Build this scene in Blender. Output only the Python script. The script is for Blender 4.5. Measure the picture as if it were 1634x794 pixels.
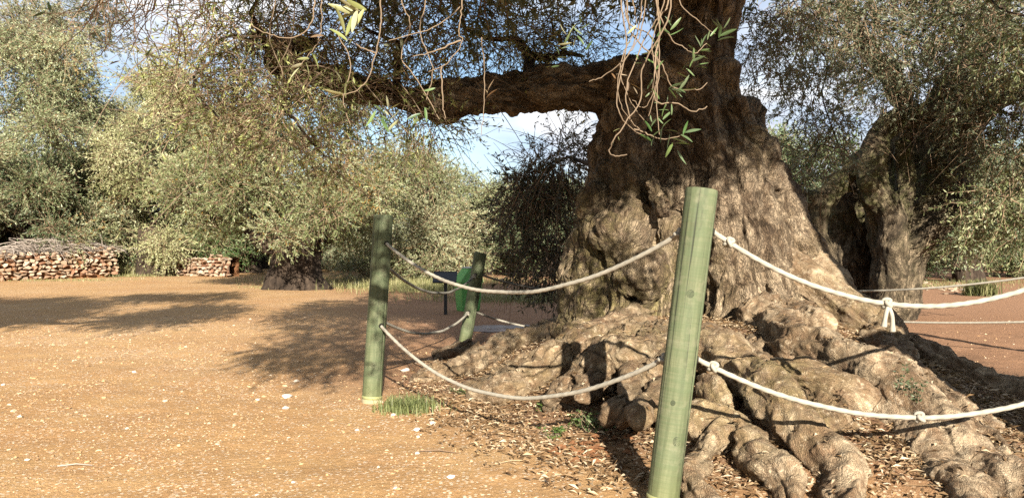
import bpy, bmesh, math, random
import numpy as np
from mathutils import Vector, Matrix

random.seed(7)
RNG = np.random.default_rng(7)
SC = bpy.context.scene
COL = SC.collection
for o in list(bpy.data.objects):
    bpy.data.objects.remove(o)

# ------------------------------------------------------------------ camera, world, sun, exposure
EYE, FPX, CX, CY = 1.05, 1211.0, 817.0, 397.0
cam_d = bpy.data.cameras.new('camera')
cam_d.sensor_width = 36.0
cam_d.lens = 36.0 * FPX / 1634.0
cam_d.clip_start = 0.05
cam_d.clip_end = 2000.0
cam = bpy.data.objects.new('camera', cam_d)
COL.objects.link(cam)
cam.location = (0, 0, EYE)
cam.rotation_euler = (math.radians(90), 0, 0)
SC.camera = cam

SUN_DIR = Vector((-0.17, 1.0, -0.42)).normalized()          # the way the light travels
EL = math.asin(-SUN_DIR.z)
AZ = math.atan2(-SUN_DIR.x, -SUN_DIR.y)
sun_d = bpy.data.lights.new('sun', 'SUN')
sun_d.energy = 5.0
sun_d.angle = math.radians(0.53)
sun_d.color = (1.0, 0.92, 0.80)
sun = bpy.data.objects.new('sun', sun_d)
COL.objects.link(sun)
sun.rotation_mode = 'QUATERNION'
sun.rotation_quaternion = SUN_DIR.to_track_quat('-Z', 'Y')
sun.location = (2, -10, 12)

world = bpy.data.worlds.new('World')
SC.world = world
world.use_nodes = True
wt = world.node_tree
wt.nodes.clear()
def wn(t, **kw):
    n = wt.nodes.new(t)
    for k, v in kw.items(): setattr(n, k, v)
    return n
w_out = wn('ShaderNodeOutputWorld'); w_bg = wn('ShaderNodeBackground')
w_bg.inputs['Strength'].default_value = 0.048
sky = wn('ShaderNodeTexSky', sky_type='NISHITA', sun_disc=False, sun_elevation=EL, sun_rotation=AZ)
sky.air_density = 1.0; sky.dust_density = 0.1; sky.ozone_density = 1.5
tc = wn('ShaderNodeTexCoord')
sep = wn('ShaderNodeSeparateXYZ'); wt.links.new(tc.outputs['Generated'], sep.inputs[0])
zadd = wn('ShaderNodeMath', operation='ADD'); zadd.inputs[1].default_value = 0.22
zmax = wn('ShaderNodeMath', operation='MAXIMUM'); zmax.inputs[1].default_value = 0.0
wt.links.new(sep.outputs['Z'], zmax.inputs[0]); wt.links.new(zmax.outputs[0], zadd.inputs[0])
dx = wn('ShaderNodeMath', operation='DIVIDE'); dy = wn('ShaderNodeMath', operation='DIVIDE')
wt.links.new(sep.outputs['X'], dx.inputs[0]); wt.links.new(zadd.outputs[0], dx.inputs[1])
wt.links.new(sep.outputs['Y'], dy.inputs[0]); wt.links.new(zadd.outputs[0], dy.inputs[1])
comb = wn('ShaderNodeCombineXYZ'); comb.inputs[2].default_value = 3.7
wt.links.new(dx.outputs[0], comb.inputs[0]); wt.links.new(dy.outputs[0], comb.inputs[1])
cn = wn('ShaderNodeTexNoise'); cn.inputs['Scale'].default_value = 1.15; cn.inputs['Detail'].default_value = 9.0
cn.inputs['Roughness'].default_value = 0.55; cn.inputs['Distortion'].default_value = 0.4
wt.links.new(comb.outputs[0], cn.inputs['Vector'])
cr = wn('ShaderNodeValToRGB')
cr.color_ramp.elements[0].position = 0.36; cr.color_ramp.elements[0].color = (0, 0, 0, 1)
cr.color_ramp.elements[1].position = 0.56; cr.color_ramp.elements[1].color = (1, 1, 1, 1)
wt.links.new(cn.outputs['Fac'], cr.inputs[0])
cn2 = wn('ShaderNodeTexNoise'); cn2.inputs['Scale'].default_value = 2.3; cn2.inputs['Detail'].default_value = 6.0
wt.links.new(comb.outputs[0], cn2.inputs['Vector'])
cc = wn('ShaderNodeValToRGB')
cc.color_ramp.elements[0].position = 0.36; cc.color_ramp.elements[0].color = (3.5, 4.1, 5.3, 1)
cc.color_ramp.elements[1].position = 0.64; cc.color_ramp.elements[1].color = (7.2, 7.3, 7.5, 1)
wt.links.new(cn2.outputs['Fac'], cc.inputs[0])
wmix = wn('ShaderNodeMix', data_type='RGBA')
wt.links.new(cr.outputs['Color'], wmix.inputs[0])
wt.links.new(sky.outputs['Color'], wmix.inputs[6]); wt.links.new(cc.outputs['Color'], wmix.inputs[7])
wt.links.new(wmix.outputs[2], w_bg.inputs['Color']); wt.links.new(w_bg.outputs[0], w_out.inputs['Surface'])

SC.view_settings.view_transform = 'Standard'
SC.view_settings.look = 'None'
SC.view_settings.exposure = 1.8
SC.view_settings.gamma = 1.0
SC.view_settings.use_curve_mapping = False
SC.render.engine = 'CYCLES'
SC.cycles.max_bounces = 6
SC.cycles.diffuse_bounces = 3
SC.cycles.glossy_bounces = 2
SC.cycles.transmission_bounces = 4
SC.cycles.use_denoising = False
SC.cycles.caustics_reflective = False
SC.cycles.caustics_refractive = False

# ------------------------------------------------------------------ helpers
def P(px, py, Y):
    return np.array([(px - CX) / FPX * Y, Y, EYE - (py - CY) / FPX * Y])
def G(px, py, z=0.0):                                        # the point at height z seen at that pixel
    return P(px, py, (EYE - z) * FPX / (py - CY))

_perm = np.random.default_rng(3).permutation(256)
_perm = np.concatenate([_perm, _perm, _perm])
_grad = np.random.default_rng(5).normal(size=(256, 3)); _grad /= np.linalg.norm(_grad, axis=1)[:, None]
def perlin(p):
    p = np.asarray(p, dtype=np.float64)
    i = np.floor(p).astype(np.int64); f = p - i
    u = f * f * f * (f * (f * 6 - 15) + 10)
    i &= 255
    out = 0
    for a in (0, 1):
        wa = u[..., 0] if a else 1 - u[..., 0]
        for b in (0, 1):
            wb = u[..., 1] if b else 1 - u[..., 1]
            for c in (0, 1):
                wc = u[..., 2] if c else 1 - u[..., 2]
                h = _perm[_perm[_perm[(i[..., 0] + a) & 255] + ((i[..., 1] + b) & 255)] + ((i[..., 2] + c) & 255)]
                g = _grad[h]
                out = out + wa * wb * wc * (g[..., 0] * (f[..., 0] - a) + g[..., 1] * (f[..., 1] - b) + g[..., 2] * (f[..., 2] - c))
    return out * 1.6
def fbm(p, oct=4, lac=2.0, gain=0.5):
    s, a = 0, 1.0
    for k in range(oct):
        s = s + a * perlin(p); p = p * lac + 13.7; a *= gain
    return s
def ridged(p, oct=3):
    s, a = 0, 1.0
    for k in range(oct):
        s = s + a * (1 - 2 * np.abs(perlin(p))); p = p * 2.1 + 7.3; a *= 0.5
    return s
def sstep(a, b, x):
    t = np.clip((x - a) / (b - a), 0, 1)
    return t * t * (3 - 2 * t)
def unit(v):
    v = np.asarray(v, float)
    return v / (np.linalg.norm(v, axis=-1, keepdims=True) + 1e-12)

class MB:
    """collects polygons as arrays and links them as one mesh object"""
    def __init__(s):
        s.v, s.l, s.n, s.m, s.r, s.nv = [], [], [], [], [], 0
    def add(s, verts, faces, mat=0, rnd=None):
        verts = np.asarray(verts, np.float32).reshape(-1, 3); faces = np.asarray(faces, np.int32)
        k = faces.shape[1]; F = len(faces)
        s.v.append(verts); s.l.append((faces + s.nv).ravel()); s.n.append(np.full(F, k, np.int32))
        s.m.append(np.full(F, mat, np.int32))
        s.r.append(np.full(F, 0.5, np.float32) if rnd is None else np.broadcast_to(np.asarray(rnd, np.float32), (F,)))
        s.nv += len(verts)
    def mesh(s, name, mats, loc=(0, 0, 0), smooth=False):
        me = bpy.data.meshes.new(name)
        V = np.concatenate(s.v) - np.asarray(loc, np.float32); L = np.concatenate(s.l); N = np.concatenate(s.n)
        me.vertices.add(len(V)); me.vertices.foreach_set('co', V.ravel())
        me.loops.add(len(L)); me.loops.foreach_set('vertex_index', L)
        me.polygons.add(len(N))
        st = np.zeros(len(N), np.int32); st[1:] = np.cumsum(N)[:-1]
        me.polygons.foreach_set('loop_start', st)
        for m in mats: me.materials.append(m)
        me.polygons.foreach_set('material_index', np.concatenate(s.m))
        me.polygons.foreach_set('use_smooth', np.full(len(N), smooth, bool))
        at = me.attributes.new('rnd', 'FLOAT', 'FACE'); at.data.foreach_set('value', np.concatenate(s.r))
        me.update(calc_edges=True); me.validate()
        return me
    def build(s, name, mats, parent=None, smooth=False):
        if not isinstance(mats, (list, tuple)): mats = [mats]
        loc = parent['_loc'] if parent is not None else (0, 0, 0)
        o = bpy.data.objects.new(name, s.mesh(name, mats, loc, smooth))
        COL.objects.link(o)
        if parent is not None: put_under(o, parent)
        return o
LOC = {}
class Node:
    """a thing or part being built: its Blender object and its world position"""
    def __init__(s, o, loc): s.o, s.loc = o, tuple(loc)
    def __getitem__(s, k): return s.loc
def put_under(o, node): o.parent = node.o
def thing(name, label, cat, loc=(0, 0, 0), group=None):
    o = bpy.data.objects.new(name, None); COL.objects.link(o)
    o.empty_display_size = 0.1
    o.location = loc; tag(o, label, cat, group)
    return Node(o, loc)
def tag(o, label=None, cat=None, group=None, kind=None):
    if label: o['label'] = label
    if cat: o['category'] = cat
    if group: o['group'] = group
    if kind: o['kind'] = kind
    return o
def copy_tree(o, parent=None):
    c = o.copy(); COL.objects.link(c)
    if parent is not None: c.parent = parent
    for ch in list(o.children): copy_tree(ch, c)
    return c

def tube(pts, rad, sides=6, twist=None, closed_end=True):
    pts = np.asarray(pts, float); n = len(pts); rad = np.broadcast_to(np.asarray(rad, float), (n,))
    t = np.gradient(pts, axis=0); t = unit(t)
    ref = np.array([0.31, 0.87, 0.37]) if abs(t[0] @ [0.31, 0.87, 0.37]) < 0.9 else np.array([0.9, -0.1, 0.4])
    nn = []
    u = unit(np.cross(t[0], ref))
    for i in range(n):
        u = unit(u - t[i] * (u @ t[i])); nn.append(u)
    nn = np.array(nn); bb = np.cross(t, nn)
    a = np.arange(sides) * 2 * math.pi / sides
    ca, sa = np.cos(a), np.sin(a)
    R = np.repeat(rad[:, None], sides, 1)
    if twist is not None: R = R * twist(np.arange(n)[:, None], a[None, :])
    v = pts[:, None] + R[..., None] * (ca[None, :, None] * nn[:, None] + sa[None, :, None] * bb[:, None])
    i = np.arange(n - 1)[:, None] * sides; j = np.arange(sides)[None, :]; j2 = (j + 1) % sides
    f = np.stack([i + j, i + j2, i + sides + j2, i + sides + j], -1).reshape(-1, 4)
    return v.reshape(-1, 3), f
def capped(mb, pts, rad, sides=6, mat=0, rnd=None, twist=None):
    v, f = tube(pts, rad, sides, twist)
    n = len(pts)
    mb.add(v, f, mat, rnd)
    base = mb.nv - len(v)
    for ring, c, flip in ((0, pts[0], True), (n - 1, pts[-1], False)):
        vv = np.vstack([v[ring * sides:(ring + 1) * sides], np.asarray(c)[None]])
        j = np.arange(sides); ff = np.stack([j, (j + 1) % sides, np.full(sides, sides)], 1)
        if flip: ff = ff[:, ::-1]
        mb.add(vv, ff, mat, rnd)
def spline(ctrl, n):
    """Catmull-Rom through control rows (any width)"""
    c = np.asarray(ctrl, float)
    c = np.vstack([2 * c[0] - c[1], c, 2 * c[-1] - c[-2]])
    seg = len(c) - 3
    t = np.linspace(0, seg - 1e-6, n); k = t.astype(int); u = (t - k)[:, None]
    p0, p1, p2, p3 = c[k], c[k + 1], c[k + 2], c[k + 3]
    return 0.5 * (2 * p1 + (p2 - p0) * u + (2 * p0 - 5 * p1 + 4 * p2 - p3) * u ** 2 + (3 * p1 - p0 - 3 * p2 + p3) * u ** 3)
def box_mb(mb, c, s, rot=None, mat=0, rnd=None):
    q = np.array([[x, y, z] for x in (-.5, .5) for y in (-.5, .5) for z in (-.5, .5)]) * np.asarray(s)
    if rot is not None: q = q @ np.array(rot).T
    f = [[0, 1, 3, 2], [4, 6, 7, 5], [0, 4, 5, 1], [2, 3, 7, 6], [0, 2, 6, 4], [1, 5, 7, 3]]
    mb.add(q + np.asarray(c), f, mat, rnd)

# ------------------------------------------------------------------ materials
class M:
    def __init__(s, name):
        s.m = bpy.data.materials.new(name); s.m.use_nodes = True
        s.t = s.m.node_tree; s.b = s.t.nodes['Principled BSDF']; s.out = s.t.nodes['Material Output']
    def n(s, t, ins=None, **kw):
        x = s.t.nodes.new(t)
        for k, v in kw.items(): setattr(x, k, v)
        for k, v in (ins or {}).items():
            if hasattr(v, 'is_output'): s.t.links.new(v, x.inputs[k])
            else: x.inputs[k].default_value = v
        return x
    def link(s, a, b): s.t.links.new(a, b)
    def ramp(s, fac, stops, interp='LINEAR'):
        r = s.t.nodes.new('ShaderNodeValToRGB'); r.color_ramp.interpolation = interp
        e = r.color_ramp.elements
        while len(e) < len(stops): e.new(0.5)
        for x, (p, c) in zip(e, stops):
            x.position = p; x.color = tuple(c) + (1,) if len(c) == 3 else c
        s.link(fac, r.inputs[0]); return r.outputs[0]
    def mix(s, fac, a, b, blend='MIX'):
        x = s.t.nodes.new('ShaderNodeMix'); x.data_type = 'RGBA'; x.blend_type = blend
        for i, v in ((0, fac), (6, a), (7, b)):
            if hasattr(v, 'is_output'): s.link(v, x.inputs[i])
            elif i == 0: x.inputs[0].default_value = v
            else: x.inputs[i].default_value = tuple(v) + (1,)
        return x.outputs[2]
    def noise(s, vec, scale, detail=4, rough=0.55, dist=0.0):
        return s.n('ShaderNodeTexNoise', {'Vector': vec, 'Scale': scale, 'Detail': detail, 'Roughness': rough, 'Distortion': dist}).outputs['Fac']
    def math(s, op, a, b=0.5, clamp=False):
        x = s.t.nodes.new('ShaderNodeMath'); x.operation = op; x.use_clamp = clamp
        for i, v in ((0, a), (1, b)):
            if hasattr(v, 'is_output'): s.link(v, x.inputs[i])
            else: x.inputs[i].default_value = v
        return x.outputs[0]
    def pos(s): return s.n('ShaderNodeNewGeometry').outputs['Position']
    def objc(s): return s.n('ShaderNodeTexCoord').outputs['Object']
    def attr(s, name, out='Fac'): return s.n('ShaderNodeAttribute', attribute_name=name).outputs[out]
    def bump(s, h, strength, dist, prev=None):
        x = s.n('ShaderNodeBump', {'Height': h, 'Strength': strength, 'Distance': dist})
        if prev is not None: s.link(prev, x.inputs['Normal'])
        return x.outputs[0]
    def fin(s, col, rough=0.8, normal=None, spec=0.3):
        if hasattr(col, 'is_output'): s.link(col, s.b.inputs['Base Color'])
        else: s.b.inputs['Base Color'].default_value = tuple(col) + (1,)
        if hasattr(rough, 'is_output'): s.link(rough, s.b.inputs['Roughness'])
        else: s.b.inputs['Roughness'].default_value = rough
        s.b.inputs['Specular IOR Level'].default_value = spec
        if normal is not None: s.link(normal, s.b.inputs['Normal'])
        return s.m

def leaf_mat(name, stops, trans=0.25, rough=0.5):
    a = M(name)
    col = a.ramp(a.attr('rnd'), stops)
    rn = a.n('ShaderNodeObjectInfo').outputs['Random']
    hs = a.n('ShaderNodeHueSaturation', {'Hue': a.math('ADD', .488, a.math('MULTIPLY', rn, .034)), 'Saturation': a.math('ADD', .78, a.math('MULTIPLY', a.math('FRACT', a.math('MULTIPLY', rn, 7.3)), .4)), 'Value': a.math('ADD', .88, a.math('MULTIPLY', a.math('FRACT', a.math('MULTIPLY', rn, 3.7)), .34)), 'Color': col})
    col = hs.outputs[0]
    a.fin(col, rough, spec=0.35)
    tr = a.n('ShaderNodeBsdfTranslucent', {'Color': a.mix(0.5, col, (0.20, 0.22, 0.04))})
    mx = a.n('ShaderNodeMixShader', {0: trans})
    a.link(a.b.outputs[0], mx.inputs[1]); a.link(tr.outputs[0], mx.inputs[2]); a.link(mx.outputs[0], a.out.inputs['Surface'])
    return a.m
OLIVE = leaf_mat('olive_leaf', [(0, (.03, .038, .016)), (.28, (.08, .096, .042)), (.5, (.16, .18, .085)), (.75, (.27, .285, .165)), (.95, (.36, .365, .24)), (1, (.25, .15, .06))], .3, .42)
OLIVE_YELLOW = leaf_mat('yellowing_olive_leaf', [(0, (.045, .052, .018)), (.25, (.115, .13, .05)), (.55, (.225, .235, .10)), (.8, (.33, .33, .17)), (1, (.42, .40, .24))], .3, .42)
OLIVE_GREEN = leaf_mat('green_olive_leaf', [(0, (.022, .042, .014)), (.35, (.055, .095, .035)), (.7, (.125, .17, .075)), (1, (.24, .27, .16))], .3, .42)
OLIVE_SHADED = leaf_mat('shaded_olive_leaf', [(0, (.02, .022, .012)), (.5, (.045, .045, .025)), (.85, (.08, .07, .04)), (1, (.15, .09, .04))], 0.15)  # olive leaf with the shade beside the great trunk put into its colour
GRASS = leaf_mat('grass_blade', [(0, (.05, .06, .018)), (.4, (.11, .115, .04)), (.7, (.21, .19, .085)), (1, (.32, .27, .15))], 0.3)
TUFT = leaf_mat('fresh_grass_blade', [(0, (.07, .105, .02)), (.5, (.15, .19, .045)), (1, (.28, .29, .10))], .3)
WEED = leaf_mat('weed_leaf', [(0, (.03, .065, .012)), (.6, (.07, .115, .022)), (1, (.14, .165, .05))], 0.3)
LITTER = leaf_mat('dry_leaf', [(0, (.05, .028, .014)), (.3, (.13, .08, .042)), (.6, (.25, .175, .105)), (.85, (.36, .28, .19)), (1, (.45, .37, .27))], 0.08, 0.7)

def twig_mat(name, c0, c1):
    a = M(name)
    f = a.noise(a.pos(), 18, 3)
    g = a.mix(a.attr('rnd'), c0, c1)
    return a.fin(a.mix(f, g, (c1[0] * .75, c1[1] * .72, c1[2] * .7)), 0.8)
TWIG = twig_mat('twig_bark', (.10, .062, .036), (.23, .16, .10))
TWIG_PALE = twig_mat('pale_twig_bark', (.095, .066, .042), (.185, .138, .09))
STICK = twig_mat('dead_stick', (.16, .13, .11), (.30, .26, .22))

def bark_mat(name, dark, mid, light, moss, moss_amt=1.0, rel=1.0):
    a = M(name)
    f = a.attr('fib', 'Vector')
    p = a.pos()
    fr = a.n('ShaderNodeMix', {0: .3 if rel < 1 else .12, 4: f, 5: p}, data_type='VECTOR').outputs[1] if rel < 1 else f
    n1 = a.noise(fr, 7.0 if rel < 1 else 9.0, 8, 0.62, 0.6)
    n2 = a.noise(fr, 34.0, 6, 0.65, 0.3)
    n3 = a.noise(p, 1.7, 4, 0.6)
    vor = a.n('ShaderNodeTexVoronoi', {'Vector': a.n('ShaderNodeVectorMath', {0: fr if rel == 1 else p, 1: a.n('ShaderNodeTexNoise', {'Vector': f, 'Scale': 8.0, 'Detail': 3.0}).outputs['Color']}, operation='ADD').outputs[0], 'Scale': 17.0 if rel == 1 else 38.0}, feature='DISTANCE_TO_EDGE').outputs['Distance']
    crack = a.ramp(a.math('ADD', vor, a.math('MULTIPLY', a.math('SUBTRACT', n2, .45), .30)), [(0.0, (0, 0, 0)), (0.10, (.7, .7, .7)), (0.3, (1, 1, 1))])
    c = a.ramp(n1, [(.26, dark), (.43, mid), (.6, light), (.8, [min(1, x * 1.25) for x in light])])
    c = a.mix(a.ramp(n2, [(.3, (0, 0, 0)), (.7, (1, 1, 1))]), a.mix(.55, c, dark), c)
    c = a.mix(a.ramp(n3, [(.38, (0, 0, 0)), (.68, (.85, .85, .85))]), c, a.mix(.5, c, [x * .45 for x in mid]))
    c = a.mix(crack, a.mix(.5 if rel == 1 else .3, c, dark), c)
    if rel < 1:
        c = a.mix(a.ramp(a.noise(p, 2.7, 6, .68, .8), [(.44, (0, 0, 0)), (.60, (.88, .88, .88))]), c, a.mix(n2, dark, [x * .8 for x in mid]))
        c = a.mix(a.ramp(a.noise(p, 9.5, 6, .7, .5), [(.46, (0, 0, 0)), (.64, (.8, .8, .8))]), c, a.mix(n2, (.09, .05, .028), (.20, .125, .07)))
        c = a.mix(a.ramp(a.noise(p, 21, 5, .7, 1.2), [(.55, (0, 0, 0)), (.68, (.6, .6, .6))]), c, (.50, .41, .29))
    mo = a.math('MULTIPLY', a.attr('moss'), a.ramp(a.noise(p, 13, 6, .65), [(.36, (0, 0, 0)), (.6, (1, 1, 1))]), True)
    c = a.mix(a.math('MULTIPLY', mo, moss_amt), c, moss)
    h = a.math('ADD', a.math('MULTIPLY', n1, 1.0), a.math('MULTIPLY', crack, .35 if rel == 1 else .12))
    b = a.bump(h, 0.9, 0.035 * rel)
    b = a.bump(n2, 0.8, 0.012 * rel, b)
    return a.fin(c, 0.85, b, 0.2)
BARK = bark_mat('olive_bark', (.016, .010, .0065), (.125, .084, .05), (.37, .285, .19), (.15, .125, .048), .9, 1.0)
BARK_ROOT = bark_mat('olive_root_bark', (.038, .023, .013), (.215, .145, .083), (.49, .385, .255), (.17, .135, .055), .7, .95)
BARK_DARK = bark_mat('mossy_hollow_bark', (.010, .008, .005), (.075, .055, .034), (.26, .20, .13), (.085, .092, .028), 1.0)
def bark_plain():
    a = M('far_bark'); p = a.objc()
    n = a.noise(a.n('ShaderNodeMapping', {'Vector': p, 'Scale': (9, 9, 2.2)}).outputs[0], 1.0, 6, .65, .8)
    return a.fin(a.ramp(n, [(.3, (.010, .007, .005)), (.5, (.032, .022, .015)), (.75, (.08, .058, .04))]), .9, a.bump(n, 1.0, .08), .2)
BARK_FAR = bark_plain()

def ground_mat():
    a = M('red_earth'); p = a.pos()
    big = a.noise(p, .35, 5, .6, .5); med = a.noise(p, 2.2, 6, .62); fine = a.noise(p, 26, 5, .7); gr = a.noise(p, 120, 3, .7)
    c = a.ramp(big, [(.3, (.36, .205, .088)), (.5, (.43, .27, .122)), (.7, (.49, .33, .168))])
    c = a.mix(a.ramp(med, [(.35, (0, 0, 0)), (.7, (.7, .7, .7))]), c, (.36, .205, .095))
    # the well-trodden red path round the tree
    sp = a.n('ShaderNodeSeparateXYZ', {0: p})
    c = a.mix(a.attr('red'), c, a.mix(fine, (.22, .12, .074), (.32, .185, .11)))
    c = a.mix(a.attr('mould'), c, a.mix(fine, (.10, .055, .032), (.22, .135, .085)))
    c = a.mix(a.ramp(fine, [(.3, (0, 0, 0)), (.75, (.8, .8, .8))]), a.mix(.35, c, (.16, .08, .035)), c)
    # embedded grit, getting too small to be built one by one
    vo = a.n('ShaderNodeTexVoronoi', {'Vector': p, 'Scale': 46.0, 'Randomness': 1.0})
    vd = a.math('LESS_THAN', vo.outputs['Distance'], a.math('MULTIPLY', a.noise(p, 1.1, 4, .7), .72))
    vs = a.n('ShaderNodeSeparateColor', {0: vo.outputs['Color']})
    keep = a.math('GREATER_THAN', vs.outputs[0], .40)
    peb = a.math('MULTIPLY', a.math('MULTIPLY', vd, keep), a.math('SUBTRACT', 1.0, a.attr('red')))
    pc = a.ramp(vs.outputs[1], [(0, (.42, .28, .17)), (.5, (.52, .40, .27)), (1, (.62, .53, .41))])
    c = a.mix(a.math('MULTIPLY', peb, .85), c, pc)
    h = a.math('ADD', a.math('ADD', a.math('MULTIPLY', med, .2), fine), a.math('MULTIPLY', peb, .45))
    b = a.bump(h, .75, .022); b = a.bump(gr, .8, .008, b)
    return a.fin(c, .95, b, .1)
EARTH = ground_mat()
def stone_mat(name, stops, sc=22):
    a = M(name); p = a.pos()
    r = a.n('ShaderNodeObjectInfo').outputs['Random']
    c = a.ramp(a.math('FRACT', a.math('ADD', r, a.attr('rnd'))), stops)
    n = a.noise(p, sc, 6, .65)
    c = a.mix(a.ramp(n, [(.3, (0, 0, 0)), (.6, (1, 1, 1))]), a.mix(.5, c, (.20, .10, .05)), c)
    return a.fin(c, .9, a.bump(n, .6, .02), .2)
STONE_PALE = stone_mat('pale_limestone', [(0, (.20, .145, .095)), (.5, (.28, .215, .15)), (1, (.36, .30, .23))])
STONE_RED = stone_mat('red_stained_stone', [(0, (.15, .075, .045)), (.4, (.21, .125, .08)), (.75, (.27, .185, .125)), (1, (.33, .25, .18))])
GRAVEL = stone_mat('gravel_stone', [(0, (.34, .20, .10)), (.5, (.42, .28, .15)), (.85, (.48, .36, .23)), (1, (.56, .48, .37))], 60)
PEBBLE = stone_mat('white_pebble_stone', [(0, (.56, .50, .42)), (1, (.66, .62, .55))], 60)

def post_mat():
    a = M('green_treated_pine'); p = a.objc()
    g = a.noise(a.n('ShaderNodeMapping', {'Vector': p, 'Scale': (26, 26, 1.6)}).outputs[0], 1.0, 7, .6, .4)
    rings = a.noise(a.n('ShaderNodeMapping', {'Vector': p, 'Scale': (3, 3, 75)}).outputs[0], 1.0, 3, .6)
    blot = a.noise(p, 4.5, 4, .6)
    r = a.n('ShaderNodeObjectInfo').outputs['Random']
    c = a.ramp(g, [(.32, (.034, .039, .020)), (.48, (.075, .085, .043)), (.66, (.132, .14, .076))])
    c = a.mix(a.ramp(rings, [(.42, (0, 0, 0)), (.62, (.55, .55, .55))]), c, (.06, .082, .037))
    c = a.mix(a.ramp(blot, [(.4, (0, 0, 0)), (.7, (.75, .75, .75))]), c, (.078, .10, .052))
    ck = a.noise(a.n('ShaderNodeMapping', {'Vector': p, 'Scale': (75, 75, 1.1)}).outputs[0], 1.0, 3, .5)
    c = a.mix(a.ramp(ck, [(.37, (.9, .9, .9)), (.42, (0, 0, 0))]), c, (.022, .026, .014))
    c = a.mix(a.ramp(a.noise(p, 8.5, 6, .7), [(.52, (0, 0, 0)), (.66, (.6, .6, .6))]), c, (.14, .138, .085))
    c = a.mix(a.ramp(a.noise(a.n('ShaderNodeMapping', {'Vector': p, 'Scale': (14, 14, 4)}).outputs[0], 1.0, 5, .7), [(.60, (0, 0, 0)), (.70, (.65, .65, .65))]), c, (.04, .046, .026))
    lo = a.n('ShaderNodeSeparateXYZ', {0: p}).outputs[2]
    c = a.mix(a.math('MULTIPLY', a.math('SUBTRACT', .22, lo, True), 2.0, True), c, (.13, .135, .05))
    h = a.math('ADD', g, a.math('MULTIPLY', rings, .4))
    return a.fin(c, .75, a.bump(h, .5, .008), .3)
POST = post_mat()
def simple(name, c, rough=.7, sc=30, amt=.35, spec=.3, metal=0):
    a = M(name); n = a.noise(a.objc(), sc, 5, .6)
    m = a.fin(a.mix(a.math('MULTIPLY', n, amt * 1.6), c, [x * .45 for x in c]), rough, a.bump(n, .3, .005), spec)
    a.b.inputs['Metallic'].default_value = metal
    return m
POST_DARK = simple('weathered_green_pine', (.045, .055, .022), .8)
ROPE = simple('off_white_rope', (.36, .33, .265), .85, 28, .62)
ROPE_OLD = simple('greyed_rope', (.20, .185, .15), .9, 160, .5)
BAND = simple('yellowed_band', (.25, .25, .11), .6, 40)
CUT_WOOD = simple('bare_cut_wood', (.30, .25, .15), .8)
METAL_TAG = simple('zinc_tag', (.45, .45, .44), .4, 40, .3, .5, .8)
BLACK_HOLE = simple('dark_bore', (.012, .012, .008), .9)
SIGN_BLACK = simple('black_sign_metal', (.018, .018, .02), .5, 20, .3, .4)
BIN_GREEN = simple('green_plastic', (.11, .36, .085), .45, 14, .3, .4)
BIN_WHITE = simple('white_plastic_rim', (.5, .52, .48), .5)
CLOD = simple('red_clod', (.20, .095, .045), .95, 25, .5, .1)
def puddle_mat():
    a = M('wet_mud'); n = a.noise(a.pos(), 5, 4)
    return a.fin((.16, .105, .08), a.ramp(n, [(.4, (.45, .45, .45)), (.65, (.7, .7, .7))]), a.bump(n, .5, .02), .3)
MUD = puddle_mat()

# ------------------------------------------------------------------ ground
TC = np.array([1.85, 6.9])
def mound(x, y):
    dxm = (x - TC[0]); dym = (y - TC[1])
    rx = np.where(dxm < 0, 2.0, 1.75); ry = np.where(dym < 0, 4.1, 2.2)
    q = np.sqrt((dxm / rx) ** 2 + (dym / ry) ** 2)
    return 0.475 * np.clip((1.04 - q) / .62, 0, 1) ** 1.05
def H(x, y):
    x = np.asarray(x, float); y = np.asarray(y, float)
    p = np.stack([x, y, np.zeros_like(x)], -1)
    h = mound(x, y) + .018 * fbm(p * .9, 3) * np.minimum(1, 12 / (np.abs(y) + 4)) + .10 * perlin(p * .09) * sstep(9, 25, np.hypot(x, y))
    h = h + .12 * sstep(18, 26, y) * sstep(-4, -12, x)
    near = np.hypot(x - 1, y - 5) < 11
    h = h + np.where(near, .006 * fbm(p * 5.3, 3) + .035 * mound(x, y) * ridged(p * 3.3, 2), 0)
    return h
def red_mask(x, y):
    p = np.stack([x, y, np.zeros_like(x)], -1)
    n = .5 * fbm(p * .5, 3)
    lim = -0.9 - .20 * (y - 5.5)                                # left boundary of the bare red ground
    return np.clip(sstep(-2.2, 1.6, (x - lim) + 1.6 * n) * sstep(4.9, 6.3, y + .7 * n + .15 * x) * .95 + .75 * np.clip(mound(x, y) / .22, 0, 1), 0, .95)
def axis(lo, hi, a, b, step, growth):
    inner = np.arange(a, b, step); out = [b]; s = step
    while out[-1] < hi: s *= growth; out.append(out[-1] + s)
    left = [a]; s = step
    while left[-1] > lo: s *= growth; left.append(left[-1] - s)
    return np.concatenate([np.array(left[:0:-1]), inner, np.array(out)])
gx = axis(-420, 420, -5.5, 6.0, .035, 1.09); gy = axis(-60, 700, 2.0, 9.5, .035, 1.07)
GX, GY = np.meshgrid(gx, gy)
V = np.stack([GX, GY, H(GX, GY)], -1).reshape(-1, 3)
nx_, ny_ = len(gx), len(gy)
i = np.arange(ny_ - 1)[:, None] * nx_ + np.arange(nx_ - 1)[None, :]
F = np.stack([i, i + 1, i + nx_ + 1, i + nx_], -1).reshape(-1, 4)
mb = MB(); mb.add(V, F)
ground = tag(mb.build('ground', EARTH, None, True), kind='structure')
at = ground.data.attributes.new('red', 'FLOAT', 'POINT'); at.data.foreach_set('value', red_mask(V[:, 0], V[:, 1]).astype(np.float32))

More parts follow.
